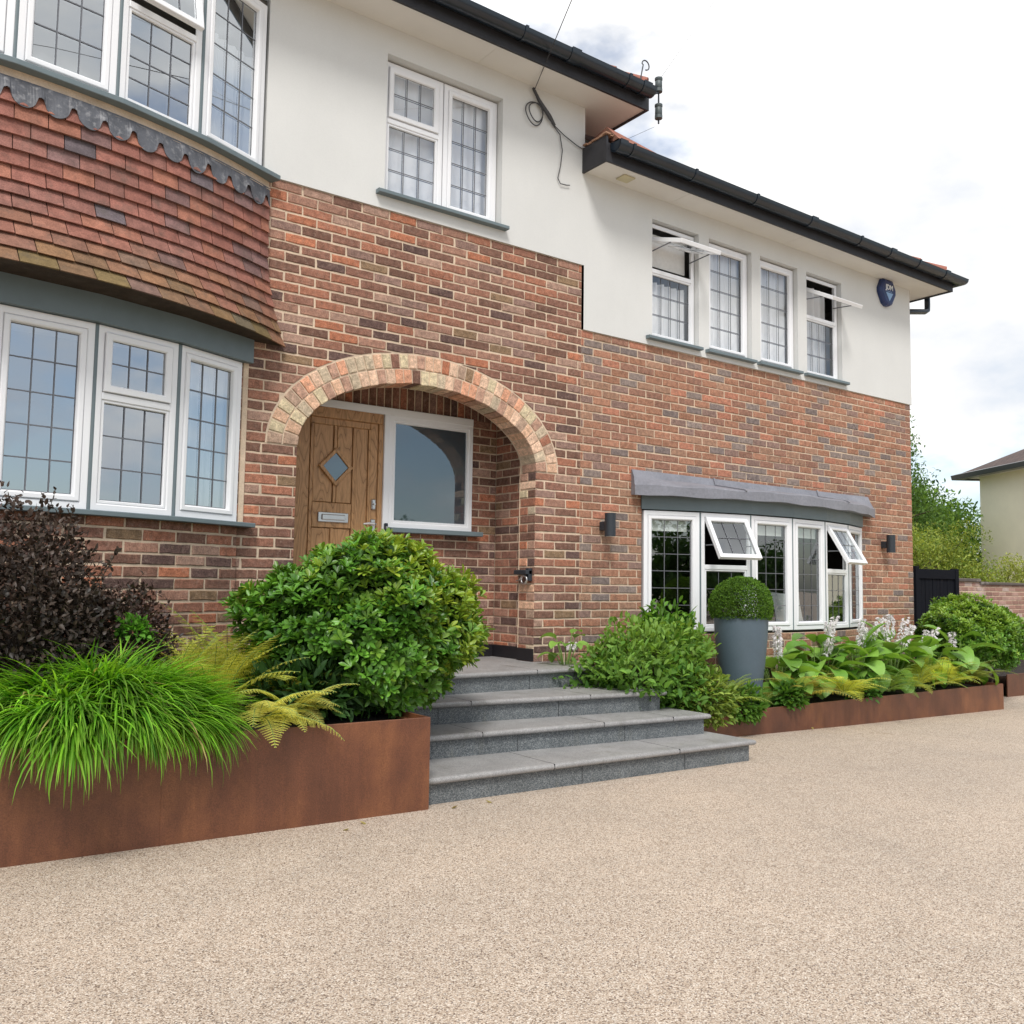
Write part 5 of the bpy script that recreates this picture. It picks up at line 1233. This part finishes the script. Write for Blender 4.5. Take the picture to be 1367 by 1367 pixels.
# ------------------------------------------------------------------ camera, light, sky
cam=bpy.data.cameras.new('camera'); co=bpy.data.objects.new('camera',cam); COL.objects.link(co)
f=1227.3065; cam.sensor_width=36; cam.lens=36*f/1367; cam.clip_start=.05; cam.clip_end=2000
R_v=Vector((0.807066,-0.59028419,0.01445804)); U_v=Vector((-0.05879962,-0.05598128,0.9966989)); F_v=Vector((0.58752623,0.80525193,0.07988908))
mw=Matrix((( R_v.x,U_v.x,-F_v.x,-5.34878),(R_v.y,U_v.y,-F_v.y,-6.2954),(R_v.z,U_v.z,-F_v.z,-2.34251),(0,0,0,1))); co.matrix_world=mw
SC.camera=co
SUN_EL=math.radians(52); SUN_AZ=math.radians(215)   # compass: 0 = +Y, clockwise
sd=Vector((math.sin(SUN_AZ)*math.cos(SUN_EL),math.cos(SUN_AZ)*math.cos(SUN_EL),math.sin(SUN_EL)))
sl_=bpy.data.lights.new('sun','SUN'); sl_.energy=1.9; sl_.angle=math.radians(16); sl_.color=(1,.96,.91); so=bpy.data.objects.new('sun',sl_); COL.objects.link(so); so.rotation_euler=(-sd).to_track_quat('-Z','Y').to_euler()
w=bpy.data.worlds.new('World'); SC.world=w; w.use_nodes=True; nt=w.node_tree; nt.nodes.clear(); L=nt.links.new
out=nd(nt,'ShaderNodeOutputWorld'); bg=nd(nt,'ShaderNodeBackground'); bg2=nd(nt,'ShaderNodeBackground'); mx=nd(nt,'ShaderNodeMixShader')
sky=nd(nt,'ShaderNodeTexSky'); sky.sky_type='NISHITA'; sky.sun_disc=False; sky.sun_elevation=SUN_EL; sky.sun_rotation=SUN_AZ; sky.air_density=1; sky.dust_density=1.5
L(sky.outputs[0],bg.inputs[0]); bg.inputs[1].default_value=.12
tc=nd(nt,'ShaderNodeTexCoord'); mp=nd(nt,'ShaderNodeMapping'); mp.inputs['Scale'].default_value=(1,1,1.9); mp.inputs['Location'].default_value=(.9,.35,.2); L(tc.outputs['Generated'],mp.inputs[0])
n1=nd(nt,'ShaderNodeTexNoise'); n1.inputs['Scale'].default_value=3.0; n1.inputs['Detail'].default_value=7; n1.inputs['Roughness'].default_value=.52; L(mp.outputs[0],n1.inputs['Vector'])
sx=nd(nt,'ShaderNodeSeparateXYZ'); L(tc.outputs['Generated'],sx.inputs[0])
dr_=nd(nt,'ShaderNodeMath',operation='MULTIPLY_ADD'); L(sx.outputs['Y'],dr_.inputs[0]); dr_.inputs[1].default_value=.04; L(n1.outputs[0],dr_.inputs[2])
dr3=nd(nt,'ShaderNodeMath',operation='MULTIPLY_ADD'); L(sx.outputs['Z'],dr3.inputs[0]); dr3.inputs[1].default_value=.20; L(dr_.outputs[0],dr3.inputs[2])
cov=ramp(nt,[(.45,.05),(.56,1.0)],dr3.outputs[0])
n2=nd(nt,'ShaderNodeTexNoise'); n2.inputs['Scale'].default_value=4.2; n2.inputs['Detail'].default_value=6; n2.inputs['Roughness'].default_value=.55; L(mp.outputs[0],n2.inputs['Vector'])
dr2=nd(nt,'ShaderNodeMath',operation='MULTIPLY_ADD'); L(sx.outputs['Y'],dr2.inputs[0]); dr2.inputs[1].default_value=.02; L(n2.outputs[0],dr2.inputs[2])
dr4=nd(nt,'ShaderNodeMath',operation='MULTIPLY_ADD'); L(sx.outputs['Z'],dr4.inputs[0]); dr4.inputs[1].default_value=.20; L(dr2.outputs[0],dr4.inputs[2])
cc=ramp(nt,[(.42,(.48,.53,.60)),(.52,(.61,.625,.65)),(.60,(.69,.69,.69)),(.74,(1.0,1.0,1.0))],dr4.outputs[0])
L(cc.outputs[0],bg2.inputs[0]); bg2.inputs[1].default_value=1.0
L(cov.outputs[0],mx.inputs[0]); L(bg.outputs[0],mx.inputs[1]); L(bg2.outputs[0],mx.inputs[2]); L(mx.outputs[0],out.inputs[0])
SC.view_settings.view_transform='Standard'; SC.view_settings.look='None'; SC.view_settings.exposure=0.62; SC.view_settings.gamma=1
try: SC.cycles.use_denoising=True; SC.cycles.max_bounces=8; SC.cycles.transparent_max_bounces=24
except Exception: pass
for o in list(SC.objects):
    if o.parent is None and o.type in {'MESH','EMPTY','CAMERA'}: o.location=o.location+Vector((0,0,DZ))
